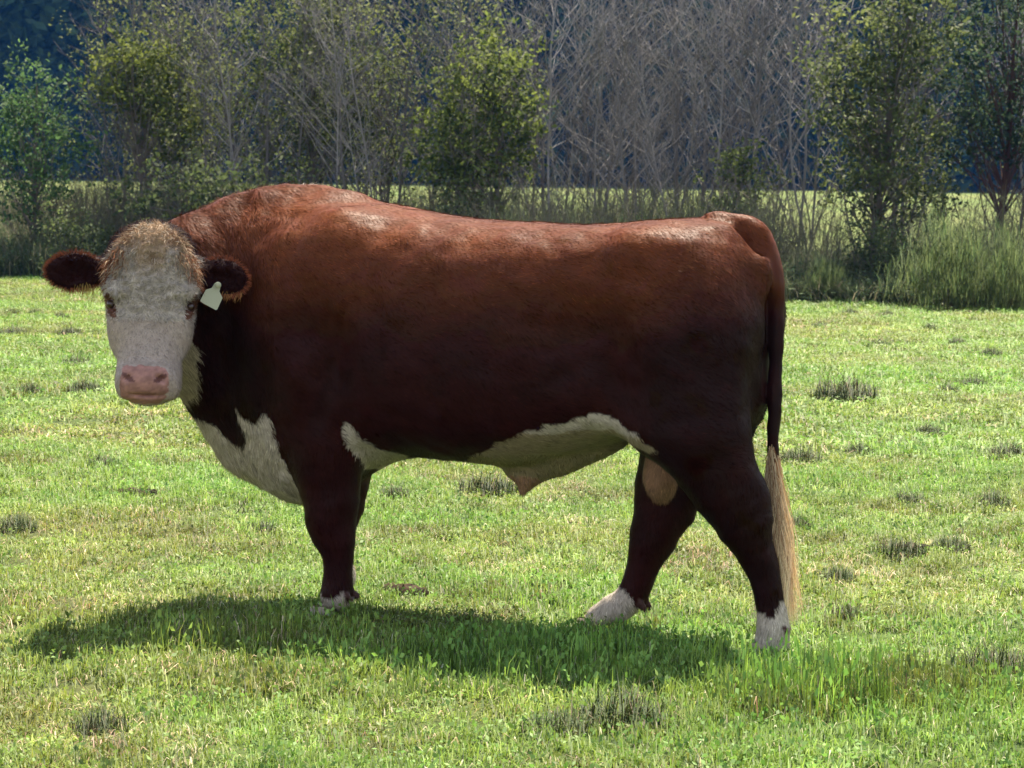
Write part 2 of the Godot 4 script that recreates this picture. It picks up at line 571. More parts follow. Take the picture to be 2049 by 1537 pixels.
	H.append(Ell.new(Vector3(-0.012, -0.292, 0.155), Vector3(0.07, 0.004, 0.02), 0.01, 0, Vector3.ZERO, true))
	# ears: the left one level, the right one drooping round its tag
	H.append(Cap.new(Vector3(-0.14, 0.11, -0.08), Vector3(-0.19, 0.10, -0.07), 0.045, 0.04, 0.03, 2))
	H.append(Ell.new(Vector3(-0.255, 0.105, -0.065), Vector3(0.095, 0.062, 0.026), 0.025, 2, Vector3(0.1, 0.15, 0.06)))
	H.append(Ell.new(Vector3(-0.262, 0.10, -0.03), Vector3(0.075, 0.042, 0.028), 0.012, 2, Vector3(0.1, 0.15, 0.06), true))
	H.append(Cap.new(Vector3(0.14, 0.11, -0.08), Vector3(0.20, 0.11, -0.07), 0.05, 0.046, 0.03, 2))
	H.append(Ell.new(Vector3(0.235, 0.104, -0.06), Vector3(0.084, 0.06, 0.028), 0.025, 2, Vector3(0.1, -0.15, -0.22)))
	H.append(Ell.new(Vector3(0.242, 0.09, -0.025), Vector3(0.066, 0.042, 0.026), 0.012, 2, Vector3(0.1, -0.15, -0.22), true))
	var h := surface_nets(H, Vector3(-0.37, -0.34, -0.27), Vector3(0.36, 0.31, 0.21), 0.0055, 0.003)
	var fwd := Vector3(0.52, 0.0, 0.853).normalized()
	var pose := Transform3D(Basis(Vector3.UP.cross(fwd).normalized(), Vector3.UP, fwd) * Basis.from_euler(Vector3(0.0, 0.0, deg_to_rad(-1.5))).scaled_local(Vector3(0.97, 0.965, 0.97)), Vector3(-1.066, 1.062, 0.552) + fwd * 0.11)
	var hv: PackedVector3Array = h.v
	var hn: PackedVector3Array = h.n
	var hk: PackedInt32Array = h.k
	var hi: PackedInt32Array = h.i
	var head := Buf.new()
	var start := body.v.size()
	var hc := PackedColorArray()
	for q in hv.size():
		var c := head_color(hv[q], hk[q])
		hc.append(c)
		if hk[q] == 0 and hv[q].y > -0.06 and hv[q].z > -0.1 and c.g > 0.12:
			var up := smoothstep(-0.06, 0.02, hv[q].y)
			hv[q] += hn[q] * up * 0.010 * fine.get_noise_3dv(hv[q] * 40.0)
	hn = normals_of(hv, hi)
	for q in hv.size():
		var c := hc[q]
		head.v.append(hv[q])
		head.n.append(hn[q])
		head.c.append(c)
		body.v.append(pose * hv[q])
		body.n.append((pose.basis * hn[q]).normalized())
		body.c.append(c)
	head.i = hi
	for q in hi:
		body.i.append(start + q)
	var coat := paint(0.5, 0.19, 0.0, false)
	put("body", body.mesh(true), coat, bull)

	# hair
	var fur := paint(0.6, 0.13, 0.3)
	var hb := Buf.new()
	body_hair(hb, body, torso_count)
	put("coat_hair", hb.mesh(true), fur, bull).set_meta("kind", "stuff")
	var fb := Buf.new()
	face_hair(fb, head, pose)
	put("face_hair", fb.mesh(), fur, bull).set_meta("kind", "stuff")
	var pb := Buf.new()
	poll_hair(pb, pose)
	put("poll_hair", pb.mesh(), fur, bull).set_meta("kind", "stuff")
	var eb := Buf.new()
	ear_hair(eb, pose)
	put("ear_hair", eb.mesh(), fur, bull).set_meta("kind", "stuff")
	var sb := Buf.new()
	tail_switch(sb)
	put("tail_switch", sb.mesh(), fur, bull).set_meta("kind", "stuff")

	# eyes
	var wet := StandardMaterial3D.new()
	wet.albedo_color = Color(0.17, 0.095, 0.07)
	wet.roughness = 0.3
	var ball := SphereMesh.new()
	ball.radius = 0.015
	ball.height = 0.030
	ball.radial_segments = 24
	ball.rings = 12
	for s in [-1.0, 1.0]:
		put("eye", ball, wet, bull).position = pose * Vector3(0.132 * s, 0.0, -0.006)

	# hooves, two claws each
	var horn := paint(0.55, 0.4)
	for a in [[-0.595, 0.165, PI], [-0.70, -0.12, PI + 0.1], [0.95, 0.085, PI + 0.15], [0.30, -0.05, PI]]:
		var c := Buf.new()
		for s in [-1.0, 1.0]:
			claw(c, s)
		var o := put("hoof", c.mesh(true), horn, bull)
		o.position = Vector3(a[0], 0.0, a[1])
		o.rotation.y = a[2]

	# ear tag: a notched pale plate on a short neck
	var plate := CSGPolygon3D.new()
	plate.name = "ear_tag"
	plate.polygon = PackedVector2Array([Vector2(-0.012, 0.045), Vector2(0.012, 0.047), Vector2(0.016, 0.022), Vector2(0.036, 0.004), Vector2(0.034, -0.046), Vector2(0.030, -0.050), Vector2(-0.034, -0.046), Vector2(-0.038, -0.041), Vector2(-0.034, 0.006), Vector2(-0.016, 0.022)])
	plate.depth = 0.0022
	var tagmat := StandardMaterial3D.new()
	tagmat.albedo_color = Color(0.56, 0.56, 0.45)
	tagmat.roughness = 0.5
	tagmat.backlight_enabled = true
	tagmat.backlight = Color(0.35, 0.35, 0.35)
	plate.material = tagmat
	bull.add_child(plate, true)
	plate.transform = pose * Transform3D(Basis.from_euler(Vector3(-0.25, 0.25, -0.42)).scaled(Vector3.ONE * 0.9), Vector3(0.208, 0.042, -0.012))
	var button := SphereMesh.new()
	button.radius = 0.011
	button.height = 0.010
	put("ear_tag_button", button, tagmat, bull).transform = pose * Transform3D(Basis.from_euler(Vector3(PI * 0.5, 0, 0)), Vector3(0.222, 0.076, -0.005))
	plate.set_meta("label", "pale blank tag in the ear")


func hair_tri(b: Buf, p: Vector3, n: Vector3, dir: Vector3, length: float, width: float, c: Color) -> void:
	var side := dir.cross(n).normalized() * (width * 0.5)
	var s := b.v.size()
	b.v.append_array([p + side, p - side, p + dir * length])
	var m := (n + Vector3(r(-1, 1), r(-1, 1), r(-1, 1)) * 0.38).normalized()
	b.n.append_array([m, m, (m + dir * 0.3).normalized()])
	b.c.append_array([c, c, tint(c, 1.15)])
	b.i.append_array([s, s + 1, s + 2])


func body_hair(b: Buf, m: Buf, count: int) -> void:
	for t in range(0, count, 3):
		var a := m.v[m.i[t]]
		var e1 := m.v[m.i[t + 1]] - a
		var e2 := m.v[m.i[t + 2]] - a
		var want := e1.cross(e2).length() * 0.5 * 34000.0
		var n := int(want) + (1 if rng.randf() < want - int(want) else 0)
		for k in n:
			var u := rng.randf()
			var w := rng.randf()
			if u + w > 1.0:
				u = 1.0 - u
				w = 1.0 - w
			var p := a + e1 * u + e2 * w
			var nn := m.n[m.i[t]].lerp(m.n[m.i[t + 1]], u).lerp(m.n[m.i[t + 2]], w).normalized()
			var flow := Vector3(1.0, -0.55, 0.0)
			if p.y < 0.6:
				flow = Vector3(0.15, -1.0, 0.0)
			elif p.x < -0.7:
				flow = Vector3(0.5, -1.0, -0.2)
			flow += Vector3(fine.get_noise_3dv(p * 6.0), fine.get_noise_3dv(p * 6.0 + Vector3.ONE * 9.0), 0.0) * 0.7 + Vector3(r(-0.2, 0.2), r(-0.2, 0.2), r(-0.2, 0.2))
			flow = (flow - nn * flow.dot(nn)).normalized()
			var neck := smoothstep(-0.6, -0.95, p.x)
			var slim := 0.5 if p.x > 0.88 and absf(p.z) < 0.06 else 1.0
			var c := tint(m.c[m.i[t]], (r(0.5, 1.45) if rng.randf() < 0.95 else 1.9) * (1.0 + 0.55 * fine.get_noise_3dv(p * Vector3(14, 40, 40))))
			hair_tri(b, p - nn * 0.002, nn, (flow + nn * r(0.12, 0.4) * slim).normalized(), slim * r(0.015, 0.028) * (1.0 + neck * 0.5), r(0.0018, 0.0032), c)


func strand(b: Buf, p: Vector3, dir: Vector3, bend: Vector3, length: float, width: float, segs: int, c: Color, side_hint := Vector3(0.3, 0.2, 1), wave := 0.0, phase := 0.0) -> void:
	var s := b.v.size()
	var q := p
	var d := dir.normalized()
	for k in segs + 1:
		var f := float(k) / segs
		var side := d.cross(side_hint).normalized() * (width * 0.5 * (1.0 - f * 0.85))
		var sway := side.normalized() * (wave * sin(f * 11.0 + phase) * minf(f * 3.0, 1.0))
		b.v.append(q + sway + side)
		b.v.append(q + sway - side)
		var cc := tint(c, 0.9 + 0.2 * f)
		b.c.append(cc)
		b.c.append(cc)
		if k < segs:
			b.quad(s + k * 2, s + k * 2 + 1, s + k * 2 + 3, s + k * 2 + 2)
		q += d * (length / segs)
		d = (d + bend / segs).normalized()


func face_hair(b: Buf, m: Buf, pose: Transform3D) -> void:
	var whorl := Vector3(0.0, 0.155, 0.05)
	for t in range(0, m.i.size(), 3):
		var a := m.v[m.i[t]]
		if a.z < -0.2:
			continue
		var e1 := m.v[m.i[t + 1]] - a
		var e2 := m.v[m.i[t + 2]] - a
		var pad := a.y < -0.19 and a.z > 0.11 and absf(a.x + 0.016) < 0.076
		if pad:
			continue
		var dens := 62000.0 if a.y > -0.03 else 46000.0
		var want := e1.cross(e2).length() * 0.5 * dens
		var n := int(want) + (1 if rng.randf() < want - int(want) else 0)
		for k in n:
			var p := a + e1 * rng.randf() * 0.7 + e2 * rng.randf() * 0.5
			var nn := m.n[m.i[t]]
			var flow := p - whorl
			flow += Vector3(0, -0.10, 0)
			if a.y > -0.06:
				# curls: neighbouring locks turn different ways
				var g := fine.get_noise_3dv(p * 34.0) * 7.0
				flow = flow.normalized() * 0.6 + Vector3(cos(g), sin(g), 0.0)
			flow += Vector3(r(-1, 1), r(-1, 1), r(-1, 1)) * 0.12
			flow = (flow - nn * flow.dot(nn)).normalized()
			var c := tint(m.c[m.i[t]], r(0.62, 1.3))
			var len := r(0.013, 0.027) if a.y > -0.06 else r(0.007, 0.014)
			hair_tri(b, pose * (p - nn * 0.001), pose.basis * nn, pose.basis * (flow + nn * r(0.2, 0.75)).normalized(), len, r(0.0018, 0.0032), c)


func poll_hair(b: Buf, pose: Transform3D) -> void:
	var cols := [Color(0.25, 0.18, 0.115), Color(0.36, 0.285, 0.20), Color(0.12, 0.045, 0.02), Color(0.46, 0.39, 0.30)]
	for k in 5200:
		var x := clampf(rng.randfn(0.0, 0.065), -0.15, 0.15)
		var y := 0.262 - x * x * 5.0 - absf(rng.randfn(0.0, 0.045))
		var z := 0.02 - smoothstep(0.14, 0.27, y) * 0.05 + r(-0.06, 0.01)
		var mid := absf(x) < 0.055
		var p := Vector3(x, y, z)
		var dir := Vector3(x * 3.5 + r(-0.45, 0.45), r(-0.2, 0.75) if y > 0.2 else r(-0.8, 0.1), r(0.25, 0.9))
		var c: Color = cols[rng.randi() % 2] if mid else cols[2] if rng.randf() < smoothstep(0.06, 0.13, absf(x)) * 0.8 else cols[0]
		if mid and rng.randf() < (0.75 if y > 0.22 else 0.35):
			c = cols[3]
		strand(b, pose * p, pose.basis * dir, pose.basis * Vector3(-dir.x * 0.4 + r(-0.5, 0.5), -1.1, r(-0.6, 0.2)), r(0.025, 0.055), 0.0026, 3, tint(c, r(0.7, 1.15)), pose.basis * Vector3(0.2, 0.3, 1))


func ear_hair(b: Buf, pose: Transform3D) -> void:
	for s in [-1.0, 1.0]:
		for k in 900:
			# along the rim of the ear
			var g := r(0.0, TAU)
			var rim := Vector3(cos(g) * 0.09 * s, sin(g) * 0.057, r(-0.012, 0.012))
			var p: Vector3 = Vector3(-0.255, 0.105, -0.06) + rim if s < 0.0 else Vector3(0.235, 0.102, -0.055) + Vector3(rim.x * 0.92, rim.y, rim.z).rotated(Vector3(0, 0, 1), -0.22)
			var dir := rim.normalized() + Vector3(r(-0.4, 0.4), -0.25, r(-0.3, 0.5))
			strand(b, pose * p, pose.basis * dir, Vector3(0, -0.5, 0), r(0.010, 0.026), 0.002, 2, tint(Color(0.16, 0.05, 0.025), r(0.7, 1.4)), pose.basis * Vector3(0, 0, 1))
	for k in 46:
		# the long pale wisps under the far ear, and short rusty ones under the other
		var p := Vector3(rng.randfn(-0.21, 0.02), r(0.045, 0.07), r(-0.06, -0.03))
		strand(b, pose * p, Vector3(r(-0.3, 0.3), -1, r(-0.1, 0.3)), Vector3(r(-0.4, 0.4), -0.3, 0), r(0.015, 0.075), 0.0016, 3, tint(Color(0.30, 0.19, 0.06), r(0.4, 1.2)), pose.basis * Vector3(0, 0, 1))
		p = Vector3(r(0.24, 0.305), r(0.03, 0.055), r(-0.06, -0.03))
		strand(b, pose * p, Vector3(r(-0.5, 0.3), -0.8, r(-0.1, 0.4)), Vector3(-0.4, -0.3, 0), r(0.008, 0.022), 0.0016, 2, tint(Color(0.30, 0.15, 0.05), r(0.4, 1.2)), pose.basis * Vector3(0, 0, 1))


func tail_switch(b: Buf) -> void:
	for k in 1900:
		var f := rng.randf()
		var thin := 0.4 + 0.6 * f
		var p := Vector3(0.9145 + r(-0.02, 0.022) * thin, lerpf(0.655, 0.42, f), r(-0.02, 0.02))
		var len := r(0.2, 0.54) if rng.randf() < 0.75 else r(0.08, 0.2)
		len = minf(len, p.y - r(0.05, 0.10))
		var lock := floorf(rng.randf() * 9.0)
		var lean := (lock - 1.6) * 0.043 + r(-0.03, 0.03)
		var bulge := sin(lock * 2.3) * 0.2
		strand(b, p, Vector3(lean + bulge, -1.0, r(-0.14, 0.14) + cos(lock * 3.1) * 0.08), Vector3(-bulge * 1.6 + r(-0.05, 0.05), -0.4, r(-0.08, 0.08)), len, r(0.002, 0.0036), 12, tint(Color(0.80, 0.64, 0.40).lerp(Color(0.24, 0.12, 0.06), clampf(rng.randf() ** 1.6 + 0.35 * sin(lock * 1.7) + 0.9 * (0.35 - f), 0.0, 1.0)), r(0.7, 1.2) * (0.8 + 0.06 * lock)), Vector3(0, 0.1, 1), r(0.004, 0.008), lock * 1.9 + r(-0.4, 0.4))


func claw(b: Buf, s: float) -> void:
	var start := b.v.size()
	for k in 5:
		var y: float = [-0.04, -0.012, 0.008, 0.022, 0.030][k]
		var grow: float = [1.0, 1.0, 0.94, 0.84, 0.55][k]
		var lean: float = [0.0, 0.0, 0.009, 0.018, 0.026][k]
		for g in 14:
			var a := TAU * g / 14.0
			var x := cos(a) * 0.05 * grow + lean
			var z := sin(a) * 0.029 * grow * (1.0 if cos(a) > -0.3 else 0.8)
			b.v.append(Vector3(x, y, z + s * 0.029))
			b.n.append(Vector3(cos(a), 0.35 + 0.2 * k, sin(a) * 1.6).normalized())
			b.c.append(tint(Color(0.24, 0.19, 0.14), 0.85 + 0.08 * k + 0.08 * sin(g * 2.1)))
	for k in 4:
		for g in 14:
			var g2 := (g + 1) % 14
			b.quad(start + k * 14 + g, start + k * 14 + g2, start + k * 14 + 14 + g2, start + k * 14 + 14 + g)


# ---------------------------------------------------------------- grass
func blade(b: Buf, p: Vector3, dir: float, height: float, width: float, bend: float, c: Color) -> void:
	var s := b.v.size()
	var side := Vector3(cos(dir), 0, sin(dir)) * (width * 0.5)
	var lean := Vector3(-sin(dir), 0, cos(dir)) * (height * bend)
	var mid := p + lean * 0.32 + Vector3(0, height * 0.6, 0)
	var tip := p + lean + Vector3(0, height * sqrt(maxf(0.08, 1.0 - bend * bend * 0.7)), 0)
	b.v.append_array([p - side, p + side, mid - side * 0.75, mid + side * 0.75, tip])
	b.c.append_array([tint(c, 0.85), tint(c, 0.85), c, c, tint(c, 1.1)])
	var face := Vector3(sin(dir), 0.0, -cos(dir))
	var n0 := (Vector3(0, 1, 0) + face * 0.55).normalized()
	b.n.append_array([n0, n0, n0, n0, (n0 + face * 0.2).normalized()])
	b.i.append_array([s, s + 1, s + 3, s, s + 3, s + 2, s + 2, s + 3, s + 4])


func grass_patch(blades: int, half: float, tall: float, thick: float, kind: int) -> ArrayMesh:
	var b := Buf.new()
	var knots := []
	for k in 9:
		knots.append([Vector3(r(-half, half), 0, r(-half, half)), r(0.5, 1.5), r(0.6, 1.3)])
	for k in blades:
		var knot = knots[rng.randi() % knots.size()]
		var clumped := rng.randf() < 0.7
		var p: Vector3 = knot[0] + Vector3(rng.randfn(0, half * 0.15), -0.006, rng.randfn(0, half * 0.15)) if clumped else Vector3(r(-half, half), -0.006, r(-half, half))
		var hgt: float = tall * r(0.4, 1.0) * (knot[1] if clumped else 0.7)
		var c := Color(0.105, 0.185, 0.027).lerp(Color(0.265, 0.34, 0.064), rng.randf())
		if clumped:
			c = tint(c, knot[2])
		var roll := rng.randf()
		var straw := 0.05 if kind == 0 else 0.26
		var bend := r(0.2, 1.15)
		if roll < straw:
			c = Color(0.66, 0.60, 0.42).lerp(Color(0.26, 0.18, 0.09), rng.randf())
			bend = r(0.5, 1.9)
		elif roll < straw + 0.10:
			c = Color(0.07, 0.115, 0.03)
		blade(b, p, r(0, TAU), hgt, thick * r(0.6, 1.35), bend, tint(c, r(0.7, 1.2)))
	for k in 40 if kind == 0 else 14:
		# small broad leaves of clover and weeds
		var knot = knots[rng.randi() % 4]
		var p: Vector3 = knot[0] + Vector3(rng.randfn(0, half * 0.22), r(0.012, 0.04), rng.randfn(0, half * 0.22))
		leaf(b, p, r(0.010, 0.02), tint(Color(0.10, 0.19, 0.035).lerp(Color(0.20, 0.30, 0.07), rng.randf()), r(0.8, 1.2)))
	return b.mesh(true)


func scatter(called: String, m: Mesh, mat: Material, where: Array, cols: PackedColorArray, parent: Node) -> MultiMeshInstance3D:
	var mm := MultiMesh.new()
	mm.transform_format = MultiMesh.TRANSFORM_3D
	mm.use_colors = true
	mm.mesh = m
	mm.instance_count = where.size()
	for k in where.size():
		mm.set_instance_transform(k, where[k])
		mm.set_instance_color(k, cols[k])
	var o := MultiMeshInstance3D.new()
	o.name = called
	o.multimesh = mm
	o.material_override = mat
	parent.add_child(o, true)
	o.set_meta("kind", "stuff")
	return o


func build_pasture() -> void:
	var mat := paint(0.55, 0.35, 0.9)
	var root := base("pasture_grass", Vector3.ZERO)
	tag(root, "short sunlit grazed grass covering the pasture, with dry straw among it", "grass", "", "stuff")
	for variant in 6:
		var dry := variant >= 5
		var near_m := grass_patch(360, 0.17, 0.046, 0.0036, 1 if dry else 0)
		var where := []
		var cols := PackedColorArray()
		var far_where := []
		var far_cols := PackedColorArray()
		var z := -4.6
		while z > -33.0:
			var far := z < -13.0
			var step := 0.33 if not far else 0.62
			var wide := 2.0 + absf(z) * 0.235
			var x := -wide
			while x < wide:
				var px := x + r(-0.5, 0.5) * step
				var pz := z + r(-0.5, 0.5) * step
				var d := dryness(px, pz)
				var use := (d > 0.60 and rng.randf() < 0.7) if dry else (rng.randf() > (d - 0.65) * 0.7)
				if use:
					var lush := clampf(1.0 - d * 1.3, 0.0, 1.0)
					var clump := fine.get_noise_2d(px * 2.6, pz * 2.6)
					var sc := r(0.6, 1.1) + lush * 0.35 + clump * 0.55
					# a longer strip past the bull's near side, raised to hide part of its shadow
					var strip := pz + 7.42 - px * 0.30
					sc *= 1.0 + 1.25 * exp(-strip * strip * 9.0) * smoothstep(2.6, 1.2, absf(px)) * (0.6 + 0.8 * rng.randf())
					var wd := r(0.9, 1.2) * (1.0 if not far else 1.9)
					var basis := Basis(Vector3.UP, r(0, TAU)) * Basis.from_scale(Vector3(wd, sc * (1.0 if not far else 1.1), wd))
					for lush_at in [[-1.40, -7.74, 0.34, 0.17], [0.66, -7.50, 0.28, 0.14]]:  # added clumps meant to hide the ends of the bull's shadow
						sc += 1.7 * exp(-pow((px - lush_at[0]) / lush_at[2], 2.0) - pow((pz - lush_at[1]) / lush_at[3], 2.0))
					var c := Color(1.0, 1.0, 1.0).lerp(Color(1.08, 0.95, 0.88), clampf((d - 0.45) * 2.0, 0.0, 1.0)).lerp(Color(0.85, 1.08, 0.9), lush * 0.8)
					var worn := smoothstep(0.22, 0.5, fine.get_noise_2d(px * 1.9 + 31.0, pz * 1.1))
					c = tint(c, r(0.80, 1.2) * (1.0 - 0.22 * clump)).lerp(Color(0.62, 0.42, 0.45), worn * 0.75)
					sc *= 1.0 - 0.35 * worn
					if far:
						far_where.append(Transform3D(basis, Vector3(px, ground_at(px, pz), pz)))
						far_cols.append(c)
					else:
						where.append(Transform3D(basis, Vector3(px, ground_at(px, pz), pz)))
						cols.append(c)
				x += step
			z -= step
		for a in [[0.25, -7.9]]:
			for k in 2 if not dry else 0:
				var px: float = a[0] + r(-0.2, 0.2)
				var pz: float = a[1] + r(-0.05, 0.2)
				where.append(Transform3D(Basis(Vector3.UP, r(0, TAU)) * Basis.from_scale(Vector3(0.8, r(1.3, 2.0), 0.8)), Vector3(px, ground_at(px, pz), pz)))
				cols.append(Color(0.8, 1.0, 0.9))
		where.append_array(far_where)
		cols.append_array(far_cols)
		scatter("dry_grass" if dry else "green_grass", near_m, mat, where, cols, root)


func build_ground() -> void:
	var xs := PackedFloat32Array()
	var zs := PackedFloat32Array()
	var x := -420.0
	while x < 421.0:
		xs.append(x)
		var a := absf(x)
		x += 0.14 if a < 8.0 else 1.0 if a < 16.0 else 6.0 if a < 60.0 else 40.0
	var z := 160.0
	while z > -520.0:
		zs.append(z)
		z -= 0.14 if z < -3.5 and z > -35.0 else 0.8 if z < 0.0 and z > -60.0 else 6.0 if z < 20.0 and z > -260.0 else 30.0
	var b := Buf.new()
	var n := xs.size()
	for zz in zs:
		for xx in xs:
			b.v.append(Vector3(xx, ground_at(xx, zz), zz))
			var d := dryness(xx, zz)
			var c := Color(0.075, 0.12, 0.032).lerp(Color(0.105, 0.11, 0.047), clampf(d * 1.4 - 0.5, 0.0, 1.0))
			if zz < -34.0:
				c = Color(0.15, 0.205, 0.06).lerp(Color(0.205, 0.22, 0.08), d)
			b.c.append(c)
	for k in zs.size() - 1:
		for j in n - 1:
			var s := k * n + j
			b.quad(s, s + n, s + n + 1, s + 1)
	b.n.resize(b.v.size())
	for k in b.v.size():
		var p := b.v[k]
		b.n[k] = Vector3(ground_at(p.x - 0.1, p.z) - ground_at(p.x + 0.1, p.z), 0.2, ground_at(p.x, p.z - 0.1) - ground_at(p.x, p.z + 0.1)).normalized()
	var m := paint(0.95, 0.2)
	var grain := NoiseTexture2D.new()
	grain.width = 512
	grain.height = 512
	grain.seamless = true
	var gn := FastNoiseLite.new()
	gn.seed = 5
	gn.frequency = 0.03
	gn.fractal_octaves = 5
	grain.noise = gn
	var ramp := Gradient.new()
	ramp.set_color(0, Color(0.62, 0.62, 0.6))
	ramp.set_color(1, Color(1, 1, 1))
	grain.color_ramp = ramp
	m.albedo_texture = grain
	m.uv1_triplanar = true
	m.uv1_world_triplanar = true
	m.uv1_scale = Vector3(0.9, 0.9, 0.9)
	var o := put("ground", b.mesh(true), m)
	tag(o, "level pasture ground running on to the far field", "", "", "structure")


const TUSSOCKS := [
	[-4.32, -21.34, 0.9, "dark tussock low at the left edge of the pasture, beside the bull's ear"], [-4.93, -24.2, 0.7, "small dark tussock farthest back at the pasture's left edge"],
	[-4.73, -24.41, 0.6, "smaller of two dark tussocks far back at the left edge"], [-3.23, -18.27, 0.8, "dark tussock left of the bull's cheek, second up from the muzzle"],
	[-3.85, -21.43, 0.8, "dark tussock just under the bull's left-hand ear"], [-2.80, -16.16, 0.8, "dark round tussock left of the bull's pink muzzle"],
	[-0.10, -11.47, 0.95, "dark tussock seen beneath the belly just before the sheath"], [2.21, -16.35, 1.5, "largest dark green tussock, right of the hanging tail"],
	[1.52, -12.91, 0.8, "dark tussock close behind the bull's tail"], [1.22, -9.10, 0.55, "small dark tussock right of the tail's pale switch"],
	[3.92, -21.73, 0.6, "small dark tussock far back near the pasture's right edge"], [3.01, -17.01, 0.7, "brownish tussock right of the largest tussock"],
	[3.32, -17.68, 0.6, "pale brown tussock behind the brownish one on the right"], [2.44, -14.33, 0.6, "low flat tussock on the right at the height of the bull's belly"],
	[1.15, -8.35, 0.45, "tiny tussock right of the near hind hoof"], [1.48, -7.42, 0.9, "broad dark tussock at the right edge, nearest on that side"],
	[-1.09, -6.53, 0.6, "olive tussock in the near left corner of the grass"], [2.68, -13.13, 0.8, "dark tussock cut by the right edge of the view"],
	[3.55, -25.99, 0.6, "dark tussock below the hedge, left of a like one"], [3.90, -25.72, 0.6, "dark tussock below the hedge, right of a like one"],
	[-0.53, -11.22, 0.5, "thin dark weed tuft seen under the chest behind the front legs"], [1.83, -11.29, 0.6, "olive tussock right of the tail's switch, mid pasture"],
	[2.99, -24.02, 0.55, "dark tussock nearest the tail in the farthest line of tussocks"], [3.24, -21.72, 0.6, "low dark tussock up and right of the largest tussock"],
	[4.04, -23.87, 0.6, "small dark tussock far back, below the green feathery bush"], [4.01, -20.60, 0.65, "dark tussock far back against the right edge"],
	[1.21, -10.42, 0.5, "small dark tussock just right of the switch's middle"], [1.56, -9.77, 0.75, "flat dark tussock on the right beside the brown dung patch"],
	[1.80, -9.95, 0.55, "tussock right of the brown dung patch"], [1.90, -13.38, 0.5, "faint tussock right of the one close behind the tail"],
	[-2.05, -12.26, 0.5, "faint tussock left of the bull's chest, above the dung pat"], [-2.02, -10.00, 0.65, "dark tussock at the left edge, level with the bull's knee"],
	[0.32, -6.71, 0.95, "broad olive tussock in the near grass, right of the middle"], [-1.05, -10.23, 0.5, "thin tussock left of the bull's front knee"],
	[-3.14, -16.01, 0.6, "small tussock left of the round one by the muzzle"], [-4.33, -23.55, 0.55, "small dark tussock far back on the left, nearest the bull's ear"],
	[2.23, -11.33, 0.65, "dark tussock at the right edge, level with the scrotum"], [0.13, -6.58, 0.6, "smaller olive tussock beside the broad near one"]]


func build_tussocks() -> void:
	var mat := paint(0.6, 0.3, 0.55)
	var variants := []
	for k in 6:
		var b := Buf.new()
		var tone := r(0.85, 1.6)
		for j in 420:
			var g := r(0, TAU)
			var d := sqrt(rng.randf()) * 0.095
			var c := tint(Color(0.020, 0.038, 0.012).lerp(Color(0.05, 0.065, 0.022), rng.randf()), tone)
			if rng.randf() < 0.14:
				c = Color(0.09, 0.065, 0.035)
			blade(b, Vector3(cos(g) * d * 1.2, -0.01, sin(g) * d), r(0, TAU), r(0.05, 0.13) * (1.0 - d * 4.5), 0.0036, r(0.2, 1.1), c)
		variants.append(b.mesh(true))
	for t in TUSSOCKS:
		var o := put(numbered("grass_tussock"), variants[rng.randi() % 6], mat)
		o.position = Vector3(t[0], ground_at(t[0], t[1]), t[1])
		o.rotation.y = r(0, TAU)
		var s: float = t[2]
		o.scale = Vector3(s * 1.4, s * 1.7, s * 1.4)
		tag(o, t[3], "tussock", "dark tussocks dotting the pasture")
	# dung and trodden soil
	var soil := paint(0.9, 0.2)
	for a in [[-1.70, -11.18, 0.10, "dark dung pat in the grass left of the bull's chest"], [-0.36, -8.72, 0.09, "trodden brown clod behind the bull's front hooves"], [0.14, -10.72, 0.05, "small dark dung pat seen under the bull's belly"], [1.63, -9.87, 0.07, "brown dung patch in the grass well right of the tail"]]:
		var b := Buf.new()
		for lump in 9:
			var c := Vector3(rng.randfn(0, 0.45), 0.01, rng.randfn(0, 0.3)) * float(a[2])
			var size := r(0.25, 0.5) * float(a[2])
			var col := Color(0.018, 0.014, 0.011).lerp(Color(0.05, 0.036, 0.022), rng.randf())
			var start := b.v.size()
			for ring in 5:
				for g in 10:
					var th := PI * 0.5 * ring / 4.0
					var v := Vector3(cos(TAU * g / 10.0) * cos(th), sin(th) * 0.7, sin(TAU * g / 10.0) * cos(th))
					v *= size * (1.0 + 0.5 * fine.get_noise_3dv(v * 2.0 + c * 90.0))
					b.v.append(c + v)
					b.n.append((v + Vector3(0, size * 0.2, 0)).normalized())
					b.c.append(tint(col, r(0.8, 1.2)))
			for ring in 4:
				for g in 10:
					var g2 := (g + 1) % 10
					b.quad(start + ring * 10 + g, start + ring * 10 + g2, start + ring * 10 + 10 + g2, start + ring * 10 + 10 + g)
		var o := put(numbered("dung_pat"), b.mesh(true), soil)
		o.position = Vector3(a[0], ground_at(a[0], a[1]) + 0.006, a[1])
		tag(o, a[3], "dung pat", "dung pats in the grass")
	# a dead forked weed in front of the brisket
	var wb := Buf.new()
	for a in [[0.0, 0.30, 0.10], [0.035, -0.30, 0.07], [-0.03, 0.6, 0.12], [0.06, 0.9, 0.10]]:
		tube(wb, path_of(Vector3(a[0], -0.01, 0), Vector3(a[1], 1.0, 0.1), a[2], 4, 0.15), 0.0025, 0.001, 4, Color(0.09, 0.07, 0.05))
	var w := put("dead_weed", wb.mesh(), paint(0.9, 0.2))
	w.position = Vector3(-1.17, ground_at(-1.17, -10.6), -10.6)
	tag(w, "thin dead forked weed standing in front of the bull's brisket", "weed")


# ---------------------------------------------------------------- trees and hedge
func path_of(p: Vector3, dir: Vector3, length: float, segs: int, wobble: float, rise := 0.0) -> PackedVector3Array:
	var out := PackedVector3Array([p])
	var d := dir.normalized()
	for k in segs:
		d = (d + Vector3(r(-1, 1), r(-1, 1) * 0.5 + rise, r(-1, 1)) * wobble).normalized()
		p += d * (length / segs)
		out.append(p)
	return out


